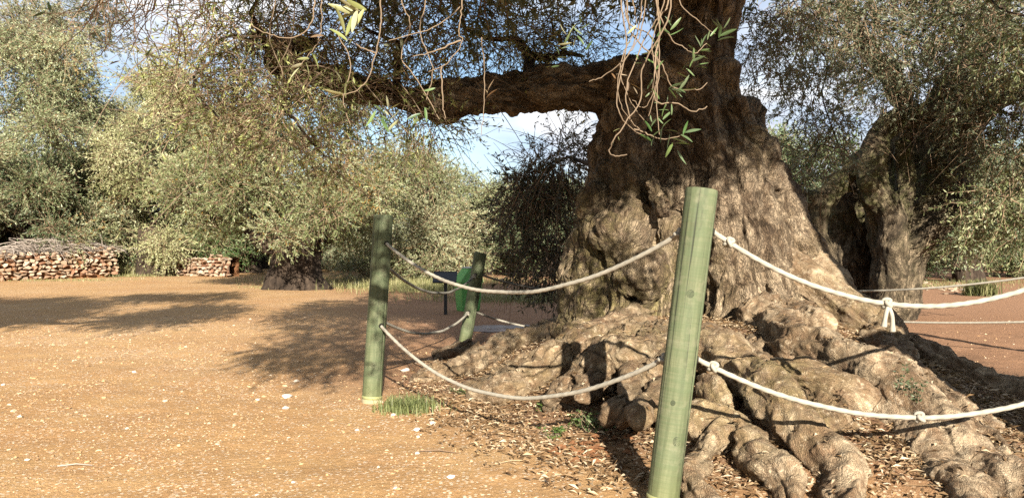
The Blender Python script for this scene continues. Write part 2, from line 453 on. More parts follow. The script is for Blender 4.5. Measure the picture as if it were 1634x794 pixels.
at = ground.data.attributes.new('mould', 'FLOAT', 'POINT')
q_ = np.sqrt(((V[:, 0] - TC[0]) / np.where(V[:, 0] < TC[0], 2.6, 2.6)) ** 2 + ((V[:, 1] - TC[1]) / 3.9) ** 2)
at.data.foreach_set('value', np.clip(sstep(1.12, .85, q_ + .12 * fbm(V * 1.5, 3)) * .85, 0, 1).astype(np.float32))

# a wet patch on the path beyond the far post
mb = MB()
c = G(815, 524); a = np.linspace(0, 2 * math.pi, 40, endpoint=False)
rr = 1 + .25 * perlin(np.stack([np.cos(a) * 1.5, np.sin(a) * 1.5, a * 0], -1))
ring = np.stack([c[0] + .62 * rr * np.cos(a), c[1] + .5 * rr * np.sin(a)], -1)
zz = H(ring[:, 0], ring[:, 1])
vv = np.vstack([np.column_stack([ring, zz + .006]), [[c[0], c[1], H(c[0], c[1]) + .008]]])
j = np.arange(40); mb.add(vv, np.stack([j, (j + 1) % 40, np.full(40, 40)], 1))
tag(mb.build('puddle', MUD, None, True), kind='structure')

# ------------------------------------------------------------------ gnarled bodies grown as one surface
def sd_seg(X, Y, Z, a, b, ra, rb):
    d = b - a; L2 = float(d @ d) + 1e-9
    t = np.clip(((X - a[0]) * d[0] + (Y - a[1]) * d[1] + (Z - a[2]) * d[2]) / L2, 0, 1)
    return np.sqrt((X - a[0] - t * d[0]) ** 2 + (Y - a[1] - t * d[1]) ** 2 + (Z - a[2] - t * d[2]) ** 2) - (ra + (rb - ra) * t)
def grow(strands, hollows, lo, hi, h, k=.09):
    """smooth union of tapered strands minus hollows, meshed by surface nets. strand = rows of x, y, z, r"""
    lo = np.asarray(lo, float); n = np.ceil((np.asarray(hi) - lo) / h).astype(int) + 1
    Fd = np.full(n, 1.0, np.float32)
    ax = [lo[q] + h * np.arange(n[q]) for q in range(3)]
    def blk(a, b, r, pad):
        s = []
        for q in range(3):
            s.append(slice(max(0, int((min(a[q], b[q]) - r - pad - lo[q]) / h)), min(n[q], int((max(a[q], b[q]) + r + pad - lo[q]) / h) + 2)))
        return tuple(s)
    for st in strands:
        kk = st.get('k', k)
        pts = st['p']
        for a, b in zip(pts[:-1], pts[1:]):
            s = blk(a, b, max(a[3], b[3]), .32)
            X, Y, Z = np.meshgrid(ax[0][s[0]], ax[1][s[1]], ax[2][s[2]], indexing='ij', sparse=True)
            d = sd_seg(X, Y, Z, a[:3], b[:3], a[3], b[3]).astype(np.float32)
            f = Fd[s]
            if f.size == 0: continue
            hh = np.clip(kk - np.abs(f - d), 0, None) / kk
            Fd[s] = np.minimum(f, d) - hh * hh * kk * .25
    for st in hollows:
        pts = np.asarray(st, float)
        for a, b in zip(pts[:-1], pts[1:]):
            s = blk(a, b, max(a[3], b[3]), .2)
            X, Y, Z = np.meshgrid(ax[0][s[0]], ax[1][s[1]], ax[2][s[2]], indexing='ij', sparse=True)
            d = -sd_seg(X, Y, Z, a[:3], b[:3], a[3], b[3]).astype(np.float32)
            f = Fd[s]
            if f.size == 0: continue
            kk = .06; hh = np.clip(kk - np.abs(f - d), 0, None) / kk
            Fd[s] = np.maximum(f, d) + hh * hh * kk * .25
    ins = Fd < 0
    cnt = sum(ins[a:n[0] - 1 + a, b:n[1] - 1 + b, c:n[2] - 1 + c].astype(np.int8) for a in (0, 1) for b in (0, 1) for c in (0, 1))
    act = np.argwhere((cnt > 0) & (cnt < 8))
    idx = np.full(tuple(n - 1), -1, np.int32); idx[act[:, 0], act[:, 1], act[:, 2]] = np.arange(len(act))
    cor = np.array([[a, b, c] for a in (0, 1) for b in (0, 1) for c in (0, 1)])
    vals = np.stack([Fd[act[:, 0] + c[0], act[:, 1] + c[1], act[:, 2] + c[2]] for c in cor], 1)
    acc = np.zeros((len(act), 3)); w = np.zeros(len(act))
    for p in range(8):
        for q in range(p + 1, 8):
            if np.abs(cor[p] - cor[q]).sum() != 1: continue
            fa, fb = vals[:, p], vals[:, q]; m = (fa < 0) != (fb < 0)
            t = np.where(m, fa / np.where(m, fa - fb, 1), 0)
            acc += np.where(m[:, None], cor[p] + t[:, None] * (cor[q] - cor[p]), 0); w += m
    verts = lo + h * (act + acc / w[:, None])
    quads = []
    for axq in range(3):
        o1, o2 = [q for q in range(3) if q != axq]
        sl0 = [slice(1, n[q] - 1) for q in range(3)]; sl0[axq] = slice(0, n[axq] - 1)
        sl1 = list(sl0); sl1[axq] = slice(1, n[axq])
        A = ins[tuple(sl0)]; B = ins[tuple(sl1)]
        e = np.argwhere(A != B)
        flip = A[e[:, 0], e[:, 1], e[:, 2]]
        e = e + np.array([0 if q == axq else 1 for q in range(3)])
        d1 = np.zeros(3, int); d1[o1] = 1; d2 = np.zeros(3, int); d2[o2] = 1
        g = lambda c: idx[c[:, 0], c[:, 1], c[:, 2]]
        qd = np.stack([g(e - d1 - d2), g(e - d2), g(e), g(e - d1)], 1)
        if axq == 1: flip = ~flip
        qd = np.where(flip[:, None], qd, qd[:, ::-1])
        quads.append(qd)
    return verts, np.concatenate(quads)
def subdivide(verts, quads):
    me = bpy.data.meshes.new('tmp'); me.from_pydata(verts.tolist(), [], quads.tolist())
    o = bpy.data.objects.new('tmp', me); COL.objects.link(o)
    md = o.modifiers.new('s', 'SUBSURF'); md.levels = 1; md.render_levels = 1
    dg = bpy.context.evaluated_depsgraph_get(); ev = o.evaluated_get(dg); m2 = ev.to_mesh()
    v = np.empty(len(m2.vertices) * 3, np.float32); m2.vertices.foreach_get('co', v)
    l = np.empty(len(m2.loops), np.int32); m2.loops.foreach_get('vertex_index', l)
    ev.to_mesh_clear(); bpy.data.objects.remove(o); bpy.data.meshes.remove(me)
    return v.reshape(-1, 3).astype(float), l.reshape(-1, 4)
def vnormals(v, q):
    fn = np.cross(v[q[:, 2]] - v[q[:, 0]], v[q[:, 3]] - v[q[:, 1]])
    vn = np.zeros_like(v)
    for c in range(4):
        for d in range(3): vn[:, d] += np.bincount(q[:, c], fn[:, d], len(v))
    return unit(vn)
def fibre(v, strands):
    """which strand a vertex belongs to, and its place across and along that strand"""
    best = np.full(len(v), 1e9); own = np.zeros(len(v), int); fib = np.zeros((len(v), 3)); tang = np.zeros((len(v), 3))
    for si, st in enumerate(strands):
        s0 = si * 3.71
        for a, b in zip(st['p'][:-1], st['p'][1:]):
            d = b[:3] - a[:3]; L = np.linalg.norm(d) + 1e-9; dn = d / L
            w = v - a[:3]; t = np.clip(w @ dn / L, 0, 1)
            pr = w - t[:, None] * d; dist = np.linalg.norm(pr, axis=1) - (a[3] + (b[3] - a[3]) * t)
            ref = np.array([.3, .2, 1.]) if abs(dn[2]) < .8 else np.array([1., .3, .1])
            nn = unit(np.cross(dn, ref)); bb = np.cross(dn, nn)
            m = dist < best
            best[m] = dist[m]; own[m] = si
            fib[m] = np.stack([pr[m] @ nn, pr[m] @ bb, s0 + t[m] * L], 1); tang[m] = dn
            s0 += L
    return own, fib, tang
def roughen(v, q, strands, amp=1.0, moss_f=None):
    own, fib, tang = fibre(v, strands)
    warp = .07 * np.stack([perlin(v * 1.9), perlin(v * 1.9 + 31), perlin(v * 1.9 + 57)], -1)
    fs = (fib + warp * 1.5) * np.array([1, 1, .28])
    rt = np.array([1.0 if s['g'].startswith('root') else 0.0 for s in strands])[own]
    lump = (.085 - .05 * rt) * fbm(v * 2.2, 3) + (.02 - .004 * rt) * np.abs(fbm(v * 6 + 5, 2))
    rid = .030 * ridged(fs * 7.5, 2) + .014 * ridged(fs * 21 + 3, 2)
    fine = .007 * fbm(v * 30, 2) + .006 * ridged(fs * 50, 1)
    rid = rid * (1 - .60 * rt) + rt * (.024 * ridged(fs * np.array([8.5, 8.5, 3.2]) + 11, 2) + .007 * fbm(v * 9 + 3, 3))
    d = lump + rid * (0.55 + .8 * np.clip(.5 + fbm(v * 1.3 + 9, 2), 0, 1)) + fine * (1 - .5 * rt) - .03
    vn = vnormals(v, q)
    v2 = v + vn * (amp * d)[:, None]
    moss = np.clip(.5 + .9 * fbm(v * 1.1 + 40, 3), 0, 1)
    if moss_f is not None: moss = moss * moss_f(v, vn)
    return v2, own, fs / np.array([1, 1, .28]) * np.array([1, 1, .45]), moss
def pieces(q):
    """which connected patch each quad belongs to"""
    u_, inv = np.unique(q, return_inverse=True); inv = inv.reshape(-1, 4); lab = np.arange(len(u_))
    for _ in range(600):
        m = lab[inv].min(1); new = lab.copy(); np.minimum.at(new, inv.ravel(), np.repeat(m, 4))
        if (new == lab).all(): break
        lab = new
    return lab[inv[:, 0]]
def emit(v, q, sel, name, mat, parent, fib, moss, nrm):
    """links the selected quads as one part with the bark coordinates on its vertices"""
    qq = q[sel]; used, inv = np.unique(qq, return_inverse=True)
    mb = MB(); mb.add(v[used], inv.reshape(-1, 4))
    o = mb.build(name, mat, parent, True)
    me = o.data
    a = me.attributes.new('fib', 'FLOAT_VECTOR', 'POINT'); a.data.foreach_set('vector', fib[used].astype(np.float32).ravel())
    a = me.attributes.new('moss', 'FLOAT', 'POINT'); a.data.foreach_set('value', moss[used].astype(np.float32))
    me.normals_split_custom_set_from_vertices(nrm[used].tolist())
    return o
def S(rows, g, k=None, n=None):
    rows = np.array(rows, float)
    if n: rows = spline(rows, n)
    d = {'p': rows, 'g': g}
    if k: d['k'] = k
    return d
def RT(px, py, z, r):                                      # a root centre whose top shows at that pixel and height
    return [*(G(px, py, z) - np.array([0, 0, .75 * r])), r]

def flutes(rows, n, out, rf, turn, g, seed, k=.03, lo=.03):
    """thin strands winding round a thick one, as the wood of an old olive grows"""
    rng = np.random.default_rng(seed); rows = np.asarray(rows, float); m = max(6, len(rows)); c = spline(rows, m)
    t = unit(np.gradient(c[:, :3], axis=0)); ref = np.array([.3, .2, 1.]) if abs(t[0][2]) < .8 else np.array([1., .3, .1])
    u = unit(np.cross(t, ref)); w = np.cross(t, u); res = []
    for q in range(n):
        a = q * 2 * math.pi / n + rng.normal(0, .25) + turn * np.linspace(0, 1, m) + np.cumsum(rng.normal(0, .16, m))
        r = c[:, 3]; o = out * r * (1 + rng.normal(0, .05, m))
        p = c[:, :3] + o[:, None] * (np.cos(a)[:, None] * u + np.sin(a)[:, None] * w)
        rr = np.maximum(lo, rf * r * rng.uniform(.7, 1.25) * (1 + .2 * rng.normal(size=m)))
        res.append({'p': np.column_stack([p, rr]), 'g': g, 'k': k})
    return res

# --- the ancient olive: strands
W = lambda px, py, r, Y=7.0: [*P(px, py, Y), r]
st = []
st += [S([(.95, 7.0, -.1, .66), (1.0, 7.0, .5, .60), (1.02, 6.98, .95, .55), (1.05, 7, 1.5, .42), (1.08, 7.05, 2.0, .36), (1.2, 7.05, 2.5, .40)], 'trunk', n=10),
       S([(2.3, 6.9, -.1, .80), (2.1, 6.95, .6, .66), (1.98, 6.95, 1.1, .56), (1.84, 7, 1.7, .46), (1.62, 7, 2.3, .40), (1.62, 7, 2.6, .38), (1.74, 7, 3.3, .37), (1.95, 7.1, 4.6, .26), (2.1, 7.3, 5.4, .2)], 'trunk', n=14),
       S([(1.55, 7.3, 0, .7), (1.5, 7.25, 1.2, .55), (1.4, 7.2, 2.2, .45)], 'trunk'),
       # flutes and buttresses down the front
       S([(.62, 6.75, -.1, .26), (.72, 6.62, .5, .21), (.78, 6.66, 1.1, .15), (.80, 6.8, 1.7, .13)], 'trunk', .06, 8),
       S([(.95, 6.45, .1, .28), (1.0, 6.42, .6, .24), (.98, 6.5, 1.05, .22), (1.05, 6.62, 1.6, .15), (.98, 6.75, 2.2, .13)], 'trunk', .06, 8),
       S([(1.35, 6.4, .1, .24), (1.36, 6.42, .6, .17), (1.38, 6.52, 1.2, .12)], 'trunk', .05, 6),
       S([(1.30, 6.62, 1.5, .12), (1.36, 6.7, 1.9, .13), (1.3, 6.75, 2.4, .18)], 'trunk', .05, 6),
       S([(1.85, 6.3, .1, .28), (1.86, 6.34, .6, .22), (1.82, 6.45, 1.2, .17), (1.80, 6.55, 1.7, .13), (1.68, 6.65, 2.4, .14)], 'trunk', .06, 8),
       S([(2.35, 6.3, .15, .34), (2.2, 6.35, .6, .26), (2.1, 6.42, 1.1, .21), (2.05, 6.55, 1.6, .17), (1.98, 6.7, 2.05, .15), (1.85, 6.75, 2.6, .15)], 'trunk', .06, 8),
       S([(2.85, 6.75, .25, .34), (2.60, 6.75, .75, .28), (2.42, 6.8, 1.25, .20), (2.28, 6.85, 1.75, .16), (2.12, 6.9, 2.2, .17)], 'trunk', .06, 8)]
# burls
for p, r, g in (((1.20, 6.26, 1.50), .15, 'burl'), ((1.24, 6.18, 1.40), .12, 'burl'), ((1.16, 6.28, 1.60), .10, 'burl'), ((.90, 6.40, 1.15), .24, 'trunk'), ((1.05, 6.30, .85), .24, 'trunk'), ((2.06, 6.80, 2.20), .18, 'trunk'), ((2.10, 6.62, 2.08), .13, 'trunk'), ((2.18, 6.78, 1.92), .20, 'trunk'), ((2.22, 6.72, 1.66), .18, 'trunk'), ((1.96, 6.6, 2.30), .10, 'trunk'),
                ((2.20, 6.72, 1.96), .11, 'trunk'), ((.98, 6.48, 1.02), .2, 'trunk'), ((.78, 6.52, .6), .17, 'trunk'), ((1.0, 6.6, 2.55), .16, 'trunk')):
    st.append(S([(*p, r), (p[0] + .03, p[1] + .06, p[2] + .05, r * .9)], g, .05))
brng = np.random.default_rng(77)
for q_ in range(26):                                          # warts and old wounds on the bark
    x_, z_ = brng.uniform(.55, 2.5), brng.uniform(.5, 2.7); y_ = 6.50 + .25 * abs(x_ - 1.5) - .08 * (z_ < 1.2) + .10 * (z_ > 1.7) + brng.uniform(-.05, .05); r_ = brng.uniform(.06, .14)
    st.append(S([(x_, y_, z_, r_), (x_ + brng.normal(0, .06), y_ + .05, z_ + brng.normal(0, .10), r_ * .8)], 'trunk', .05))
hol = [[(x_, y_, z_, r_), (x_ + .01, y_ + .1, z_ + r_ * 1.6, r_ * .8)] for x_, y_, z_, r_ in ((.70, 6.42, 1.25, .05), (1.02, 6.22, .62, .05), (2.22, 6.22, 1.32, .045), (2.05, 6.34, 1.78, .05), (.92, 6.36, 1.72, .06), (2.42, 6.4, .95, .05))] + [[(1.42, 6.20, 1.36, .11), (1.41, 6.22, 1.55, .15), (1.38, 6.25, 1.78, .20), (1.30, 6.30, 2.02, .21), (1.22, 6.42, 2.25, .14)], [(1.43, 6.50, 1.5, .17), (1.40, 6.52, 1.75, .20), (1.34, 6.55, 2.02, .22)], [(1.42, 6.24, 1.34, .09), (1.36, 6.16, 1.05, .08), (1.27, 6.10, .72, .08)], [(1.98, 6.62, 2.42, .06), (2.16, 6.66, 2.42, .05)], [(1.05, 6.26, 1.42, .05), (1.06, 6.3, 1.62, .06)], [(2.0, 6.12, .95, .04), (2.02, 6.10, .72, .06)], [(1.15, 6.40, 1.95, .08), (1.12, 6.46, 2.3, .10)], [(1.62, 6.35, 1.1, .05), (1.58, 6.3, .7, .07), (1.62, 6.2, .5, .05)], [(.78, 6.4, .95, .04), (.82, 6.42, 1.5, .07), (.86, 6.5, 2.0, .06)], [(1.90, 6.38, 1.55, .05), (1.86, 6.52, 2.2, .07), (1.80, 6.6, 2.7, .06)],
       [(1.10, 6.20, 1.34, .06), (1.12, 6.34, 1.46, .08)],
       [(1.60, 6.25, .72, .06), (1.60, 6.32, 1.0, .09)],
       [(1.15, 6.40, 1.95, .08), (1.18, 6.5, 2.2, .10)]]
# the heavy limb to the left
st.append(S([(1.3, 7.0, 2.42, .34), (.85, 6.95, 2.5, .22), W(880, 138, .17, 6.9), W(820, 145, .155, 6.85), W(760, 150, .14, 6.75), W(700, 166, .125, 6.65), W(655, 164, .11, 6.6), W(610, 145, .10, 6.55), W(545, 132, .11, 6.5), W(480, 108, .085, 6.4), W(400, 60, .06, 6.3)], 'limb', .06, 24))
# roots: the right buttress and the long ridges, then the near ones, then the left lobes
def root(rows, k=.07, n=12):
    r_ = spline(np.array(rows, float), n); e = np.minimum(np.linspace(0, 4, n), 1)[:, None]      # wandering a little, thick and thin
    r_[:, :3] += e * .075 * np.stack([perlin(r_[:, :3] * 2.6 + q_ * 17 + len(st)) for q_ in range(3)], -1) * [1, 1, .5]
    r_[:, 3] *= .86 * (1 + .15 * perlin(r_[:, :3] * 3.3 + 77))
    st.append(S(r_, 'root%d' % len(st), k))
def ZR(py): return float(np.interp(py, [480, 520, 560, 600, 640, 700, 750, 800, 860], [.60, .54, .46, .35, .26, .16, .11, .075, .04]))
def RZ(px, py, r, dz=0.0): return RT(px, py, ZR(py) + dz, r)
# buttress lobes under the right flank, the pale lobe, the shaded ridge
root([(2.5, 6.8, .9, .28), (2.68, 6.6, .78, .22), (2.78, 6.35, .60, .20), (2.82, 6.0, .42, .19), (2.78, 5.6, .30, .18)], .08)
root([(2.3, 6.5, .9, .2), RT(1262, 405, 1.0, .15)[:3] and [2.42, 6.35, .80, .18], (2.58, 6.15, .66, .16), (2.72, 5.95, .50, .15)], .05)
root([(2.0, 6.1, .45, .18), RT(1195, 478, .66, .12), RT(1250, 473, .66, .13), RT(1292, 496, .60, .11), RT(1325, 520, .52, .08)], .03)
root([(2.65, 6.5, .40, .22), RT(1340, 515, .46, .19), RT(1413, 531, .40, .19), RT(1466, 547, .33, .19), RT(1520, 577, .26, .17), RT(1575, 602, .19, .15), RT(1680, 622, .13, .12)])
root([(2.75, 5.6, .34, .2), RT(1420, 560, .42, .18), RT(1480, 600, .34, .17), RT(1550, 660, .22, .15), RT(1640, 730, .12, .13)])
# the long lit ridge and the branches that leave it to the front
root([(2.1, 6.0, .40, .24), RZ(1255, 522, .15, .02), RZ(1310, 533, .15, .04), RZ(1385, 558, .145, .05), RZ(1440, 600, .14, .05), RZ(1492, 648, .135, .05), RZ(1535, 700, .13, .04), RZ(1596, 752, .125, .02), RZ(1650, 800, .11)], .05, 16)
root([RZ(1340, 590, .10, -.03), RZ(1400, 628, .11, .02), RZ(1448, 668, .125, .03), RZ(1478, 712, .135, .03), RZ(1505, 742, .14, .03), RZ(1535, 765, .13, .01), RZ(1560, 810, .11)], .04, 14)
root([(1.9, 5.8, .36, .2), RZ(1215, 585, .10, .02), RZ(1262, 570, .11, .05), RZ(1322, 584, .11, .05), RZ(1362, 612, .10, .03), RZ(1405, 642, .08)], .03)
root([(1.6, 5.6, .32, .2), RZ(1118, 538, .12, .02), RZ(1174, 552, .11, .02), RZ(1216, 588, .115, .05), RZ(1258, 638, .115, .06), RZ(1300, 686, .11, .05), RZ(1338, 730, .105, .03), RZ(1362, 766, .10, .01), RZ(1375, 800, .09)], .03, 16)
root([RZ(1278, 604, .07, -.01), RZ(1300, 626, .10, .02), RZ(1335, 655, .10, .02), RZ(1364, 682, .07)], .03)
# the gnarled low roots behind the nearest post
root([RZ(1085, 640, .08), RZ(1102, 654, .09, .02), RZ(1150, 658, .09, .04), RZ(1190, 684, .08, .03), RZ(1222, 716, .075, .02), RZ(1250, 750, .07, .01), RZ(1268, 790, .06, -.01)], .03, 16)
root([RZ(1160, 672, .065, .03), RZ(1142, 696, .06, .01), RZ(1122, 722, .06), RZ(1112, 752, .06), RZ(1128, 790, .05, -.01)], .03, 12)
root([RZ(1198, 690, .055, .04), RZ(1190, 715, .045, .01), RZ(1205, 740, .045, .01)], .025)
root([RZ(1125, 600, .06), RZ(1150, 618, .065, .01), RZ(1165, 640, .05)], .025)
root([RZ(1595, 700, .06), RZ(1625, 740, .07), RZ(1660, 790, .06)], .03)
# low mossy roots left of the nearest post
root([(1.2, 5.9, .32, .2), RZ(1030, 545, .11, -.02), RZ(985, 560, .10, -.05), RZ(950, 590, .08, -.08), RZ(930, 615, .06, -.06)], .05)
root([(1.3, 5.7, .30, .18), RZ(1060, 572, .10, -.04), RZ(1020, 605, .085, -.05), RZ(1000, 632, .075, -.03), RZ(985, 655, .05, -.03)], .035)
root([RZ(1070, 600, .07, -.04), RZ(1045, 630, .07, -.02), RZ(1030, 655, .05, -.02)], .03)
root([RZ(1010, 590, .05, -.05), RZ(1000, 612, .06, -.03), RZ(1012, 640, .05, -.02), RZ(1008, 662, .035)], .025)
root([(1.0, 6.3, .36, .26), RT(950, 525, .46, .18), RT(900, 555, .34, .15), RT(850, 585, .22, .12), RT(800, 612, .12, .09), RT(760, 625, .06, .06)], .06)
root([(.95, 6.0, .3, .2), RT(960, 560, .40, .13), RT(930, 590, .30, .13), RT(900, 615, .2, .09), RT(860, 632, .11, .06)], .05)
root([(.6, 6.8, .3, .24), RT(880, 522, .30, .18), RT(820, 535, .22, .15), RT(760, 565, .15, .11), RT(705, 590, .07, .08), RT(670, 602, .03, .05)], .06)
root([(.5, 7.0, .2, .25), RT(850, 522, .26, .14), RT(790, 532, .2, .12), RT(740, 550, .12, .09), RT(700, 566, .05, .06)], .05)
root([(.7, 6.5, .3, .2), RT(870, 560, .26, .11), RT(820, 580, .17, .09), RT(775, 600, .1, .07), RT(720, 615, .04, .05)], .05)
root([(1.05, 5.9, .35, .18), RT(1000, 540, .42, .10), RT(985, 565, .32, .09), RT(950, 600, .2, .08), RT(940, 640, .1, .06)], .05)
for i_, s_ in enumerate(list(st)):
    if s_['g'].startswith('root') and s_['p'][-1, 0] < .6: st += flutes(s_['p'], 4, .7, .42, 1.3, s_['g'], 500 + i_, .02, .02)
    elif s_['g'] == 'limb': st += flutes(s_['p'], 5, .75, .40, 2.2, 'limb', 500 + i_, .03)
for q_ in (0, 1): st[q_]['p'][:, 3] *= .88
st += flutes(st[0]['p'], 7, .86, .29, 1.5, 'trunk', 601, .03) + flutes(st[1]['p'], 8, .86, .29, -1.6, 'trunk', 602, .03)
TREE = thing('ancient_olive_tree', 'huge ancient olive tree with cleft gnarled trunk and sprawling roots inside the rope fence', 'tree', (1.6, 6.9, 0))
def moss_main(v, n):
    m = np.exp(-((v[:, 0] - .95) ** 2 + (v[:, 2] - .95) ** 2) / .45) * 1.1
    m += 1.1 * np.exp(-((v[:, 0] - .4) ** 2 / 1.2 + (v[:, 1] - 6) ** 2 / 1.2 + (v[:, 2] - .2) ** 2 / .1))
    m += 1.2 * np.exp(-((v[:, 0] - 2.75) ** 2 / .1 + (v[:, 2] - .75) ** 2 / .1))
    m += .7 * np.exp(-((v[:, 0] - 2.2) ** 2 / .06 + (v[:, 2] - 2.0) ** 2 / .06))
    return np.clip(m + .8 * np.exp(-((v[:, 0] - 1.25) ** 2 + (v[:, 1] - 3.7) ** 2) / .12), .10, 1)
for roots_now in (False, True):
    sub = [s_ for s_ in st if s_['g'].startswith('root') == roots_now]
    if roots_now: v, q = grow(sub, [], (-1.6, 2.4, -.3), (4.3, 7.4, 1.2), .021, .035)
    else: v, q = grow(sub, hol, (-2.0, 5.7, -.35), (4.2, 8.2, 4.8), .032)
    v, q = subdivide(v, q[v[q].max(1)[:, 2] > (-.06 if roots_now else -.2)])
    v, own, fib, moss = roughen(v, q, sub, 1.0, moss_main)
    nrm = vnormals(v, q); grp = np.array([s_['g'] for s_ in sub]); fo = grp[own[q[:, 0]]]
    for g in dict.fromkeys(grp.tolist()):
        sel = fo == g
        if sel.sum() < 30: continue
        if not roots_now: emit(v, q, sel, g, BARK, TREE, fib, moss, nrm); continue
        w_ = np.where(sel)[0]; pc = pieces(q[w_])
        for c_ in np.unique(pc):
            if (pc == c_).sum() > 40: emit(v, q, w_[pc == c_], 'root', BARK_ROOT, TREE, fib, moss, nrm)
ROOT_V, ROOT_N = v, nrm

# ------------------------------------------------------------------ the hollow olive on the right
YR = 11.5
def Q(px, py, r, Y=YR): return [*P(px, py, Y), r / FPX * Y]
st2 = [S([Q(1472, 186, 13, 11.4), Q(1440, 190, 15, 11.3), Q(1415, 203, 17, 11.25), Q(1396, 235, 18, 11.2), Q(1389, 275, 19, 11.2), Q(1400, 305, 22, 11.2), Q(1420, 335, 22, 11.2), Q(1427, 380, 21, 11.2), Q(1424, 440, 21, 11.25), Q(1418, 520, 24, 11.3)], 'trunk', .05, 22),
       S([Q(1352, 308, 10), Q(1378, 322, 15), Q(1396, 355, 16), Q(1403, 410, 15), Q(1402, 520, 17)], 'trunk', .05, 12),
       S([Q(1284, 318, 14), Q(1312, 322, 17), Q(1338, 292, 15), Q(1368, 262, 14), Q(1392, 246, 13)], 'trunk', .06, 10),
       S([Q(1306, 322, 17), Q(1302, 365, 17), Q(1312, 420, 20), Q(1335, 520, 26)], 'trunk', .06, 10),
       S([Q(1342, 300, 26, 12.3), Q(1355, 380, 34, 12.4), Q(1375, 520, 42, 12.4)], 'trunk', .08, 8),
       S([Q(1536, 300, 11, 11.3), Q(1512, 340, 14, 11.2), Q(1474, 385, 18, 11.2), Q(1447, 425, 23, 11.3), Q(1438, 478, 27, 11.3), Q(1420, 530, 28, 11.4)], 'trunk', .06, 12),
       S([Q(1448, 208, 22, 11.95), Q(1456, 250, 34, 12.1), Q(1452, 310, 38, 12.1), Q(1444, 370, 34, 12.0), Q(1430, 440, 32, 11.9), Q(1415, 530, 36, 11.9)], 'trunk', .08, 12),
       S([Q(1428, 215, 24, 12.2), Q(1428, 290, 30, 12.3), Q(1425, 380, 30, 12.2), Q(1420, 480, 30, 12.1)], 'trunk', .08, 8),
       S([Q(1438, 230, 10, 11.4), Q(1444, 270, 14, 11.35), Q(1440, 320, 15, 11.35), Q(1436, 380, 13, 11.4)], 'trunk', .04, 8),
       S([Q(1484, 262, 8, 11.3), Q(1508, 262, 9, 11.25), Q(1516, 285, 9, 11.25), Q(1512, 312, 8, 11.3)], 'trunk', .04, 8),
       S([Q(1500, 190, 40, 11.8), Q(1502, 250, 44, 11.8), Q(1490, 310, 42, 11.7), Q(1468, 370, 30, 11.5)], 'trunk', .08, 8),
       S([Q(1500, 200, 32, 11.8), Q(1530, 120, 22, 11.6), Q(1572, 50, 17, 11.4), Q(1620, -60, 14, 11.2), Q(1640, -160, 10, 11.2)], 'limb', .1, 8),
       S([Q(1460, 200, 18, 11.9), Q(1420, 120, 13, 12.1), Q(1372, 60, 10, 12.2), Q(1330, -40, 7, 12.3), Q(1300, -120, 5, 12.3)], 'limb', .08, 8),
       S([Q(1530, 210, 26, 11.7), Q(1580, 160, 19, 11.2), Q(1640, 130, 16, 10.8), Q(1740, 60, 12, 10.4)], 'limb', .08, 8)]
hol2 = [[(*Q(1378, 275, 20, 11.75)[:3], .10), (*Q(1355, 320, 20, 11.65)[:3], .24), (*Q(1360, 400, 20, 11.6)[:3], .30), (*Q(1368, 500, 20, 11.6)[:3], .22)], [(*Q(1412, 240, 10, 11.7)[:3], .10), (*Q(1418, 290, 10, 11.7)[:3], .09)], [(*Q(1462, 250, 10, 11.7)[:3], .06), (*Q(1468, 330, 10, 11.7)[:3], .08), (*Q(1448, 400, 10, 11.6)[:3], .05)], [(*Q(1415, 360, 10, 11.35)[:3], .035), (*Q(1414, 500, 10, 11.35)[:3], .04)]]
v2, q2 = grow(st2, hol2, (3.6, 10.2, -.45), (8.8, 13.0, 6.2), .042)
v2, q2 = subdivide(v2, q2[v2[q2].max(1)[:, 2] > -.25])
v2, own2, fib2, moss2 = roughen(v2, q2, st2, .6, lambda v, n: np.clip(.9 * sstep(.7, 2.0, v[:, 2]), .1, 1))
nr2 = vnormals(v2, q2)
RTREE = thing('hollow_olive_tree', 'hollow twisted olive with a looping pale strand and open dark cavity, behind the right ropes', 'tree', (*P(1415, 500, YR)[:2], 0))
gr2 = np.array([s['g'] for s in st2])[own2[q2[:, 0]]]
for g in ('trunk', 'limb'): emit(v2, q2, gr2 == g, g, BARK_DARK, RTREE, fib2, moss2, nr2)

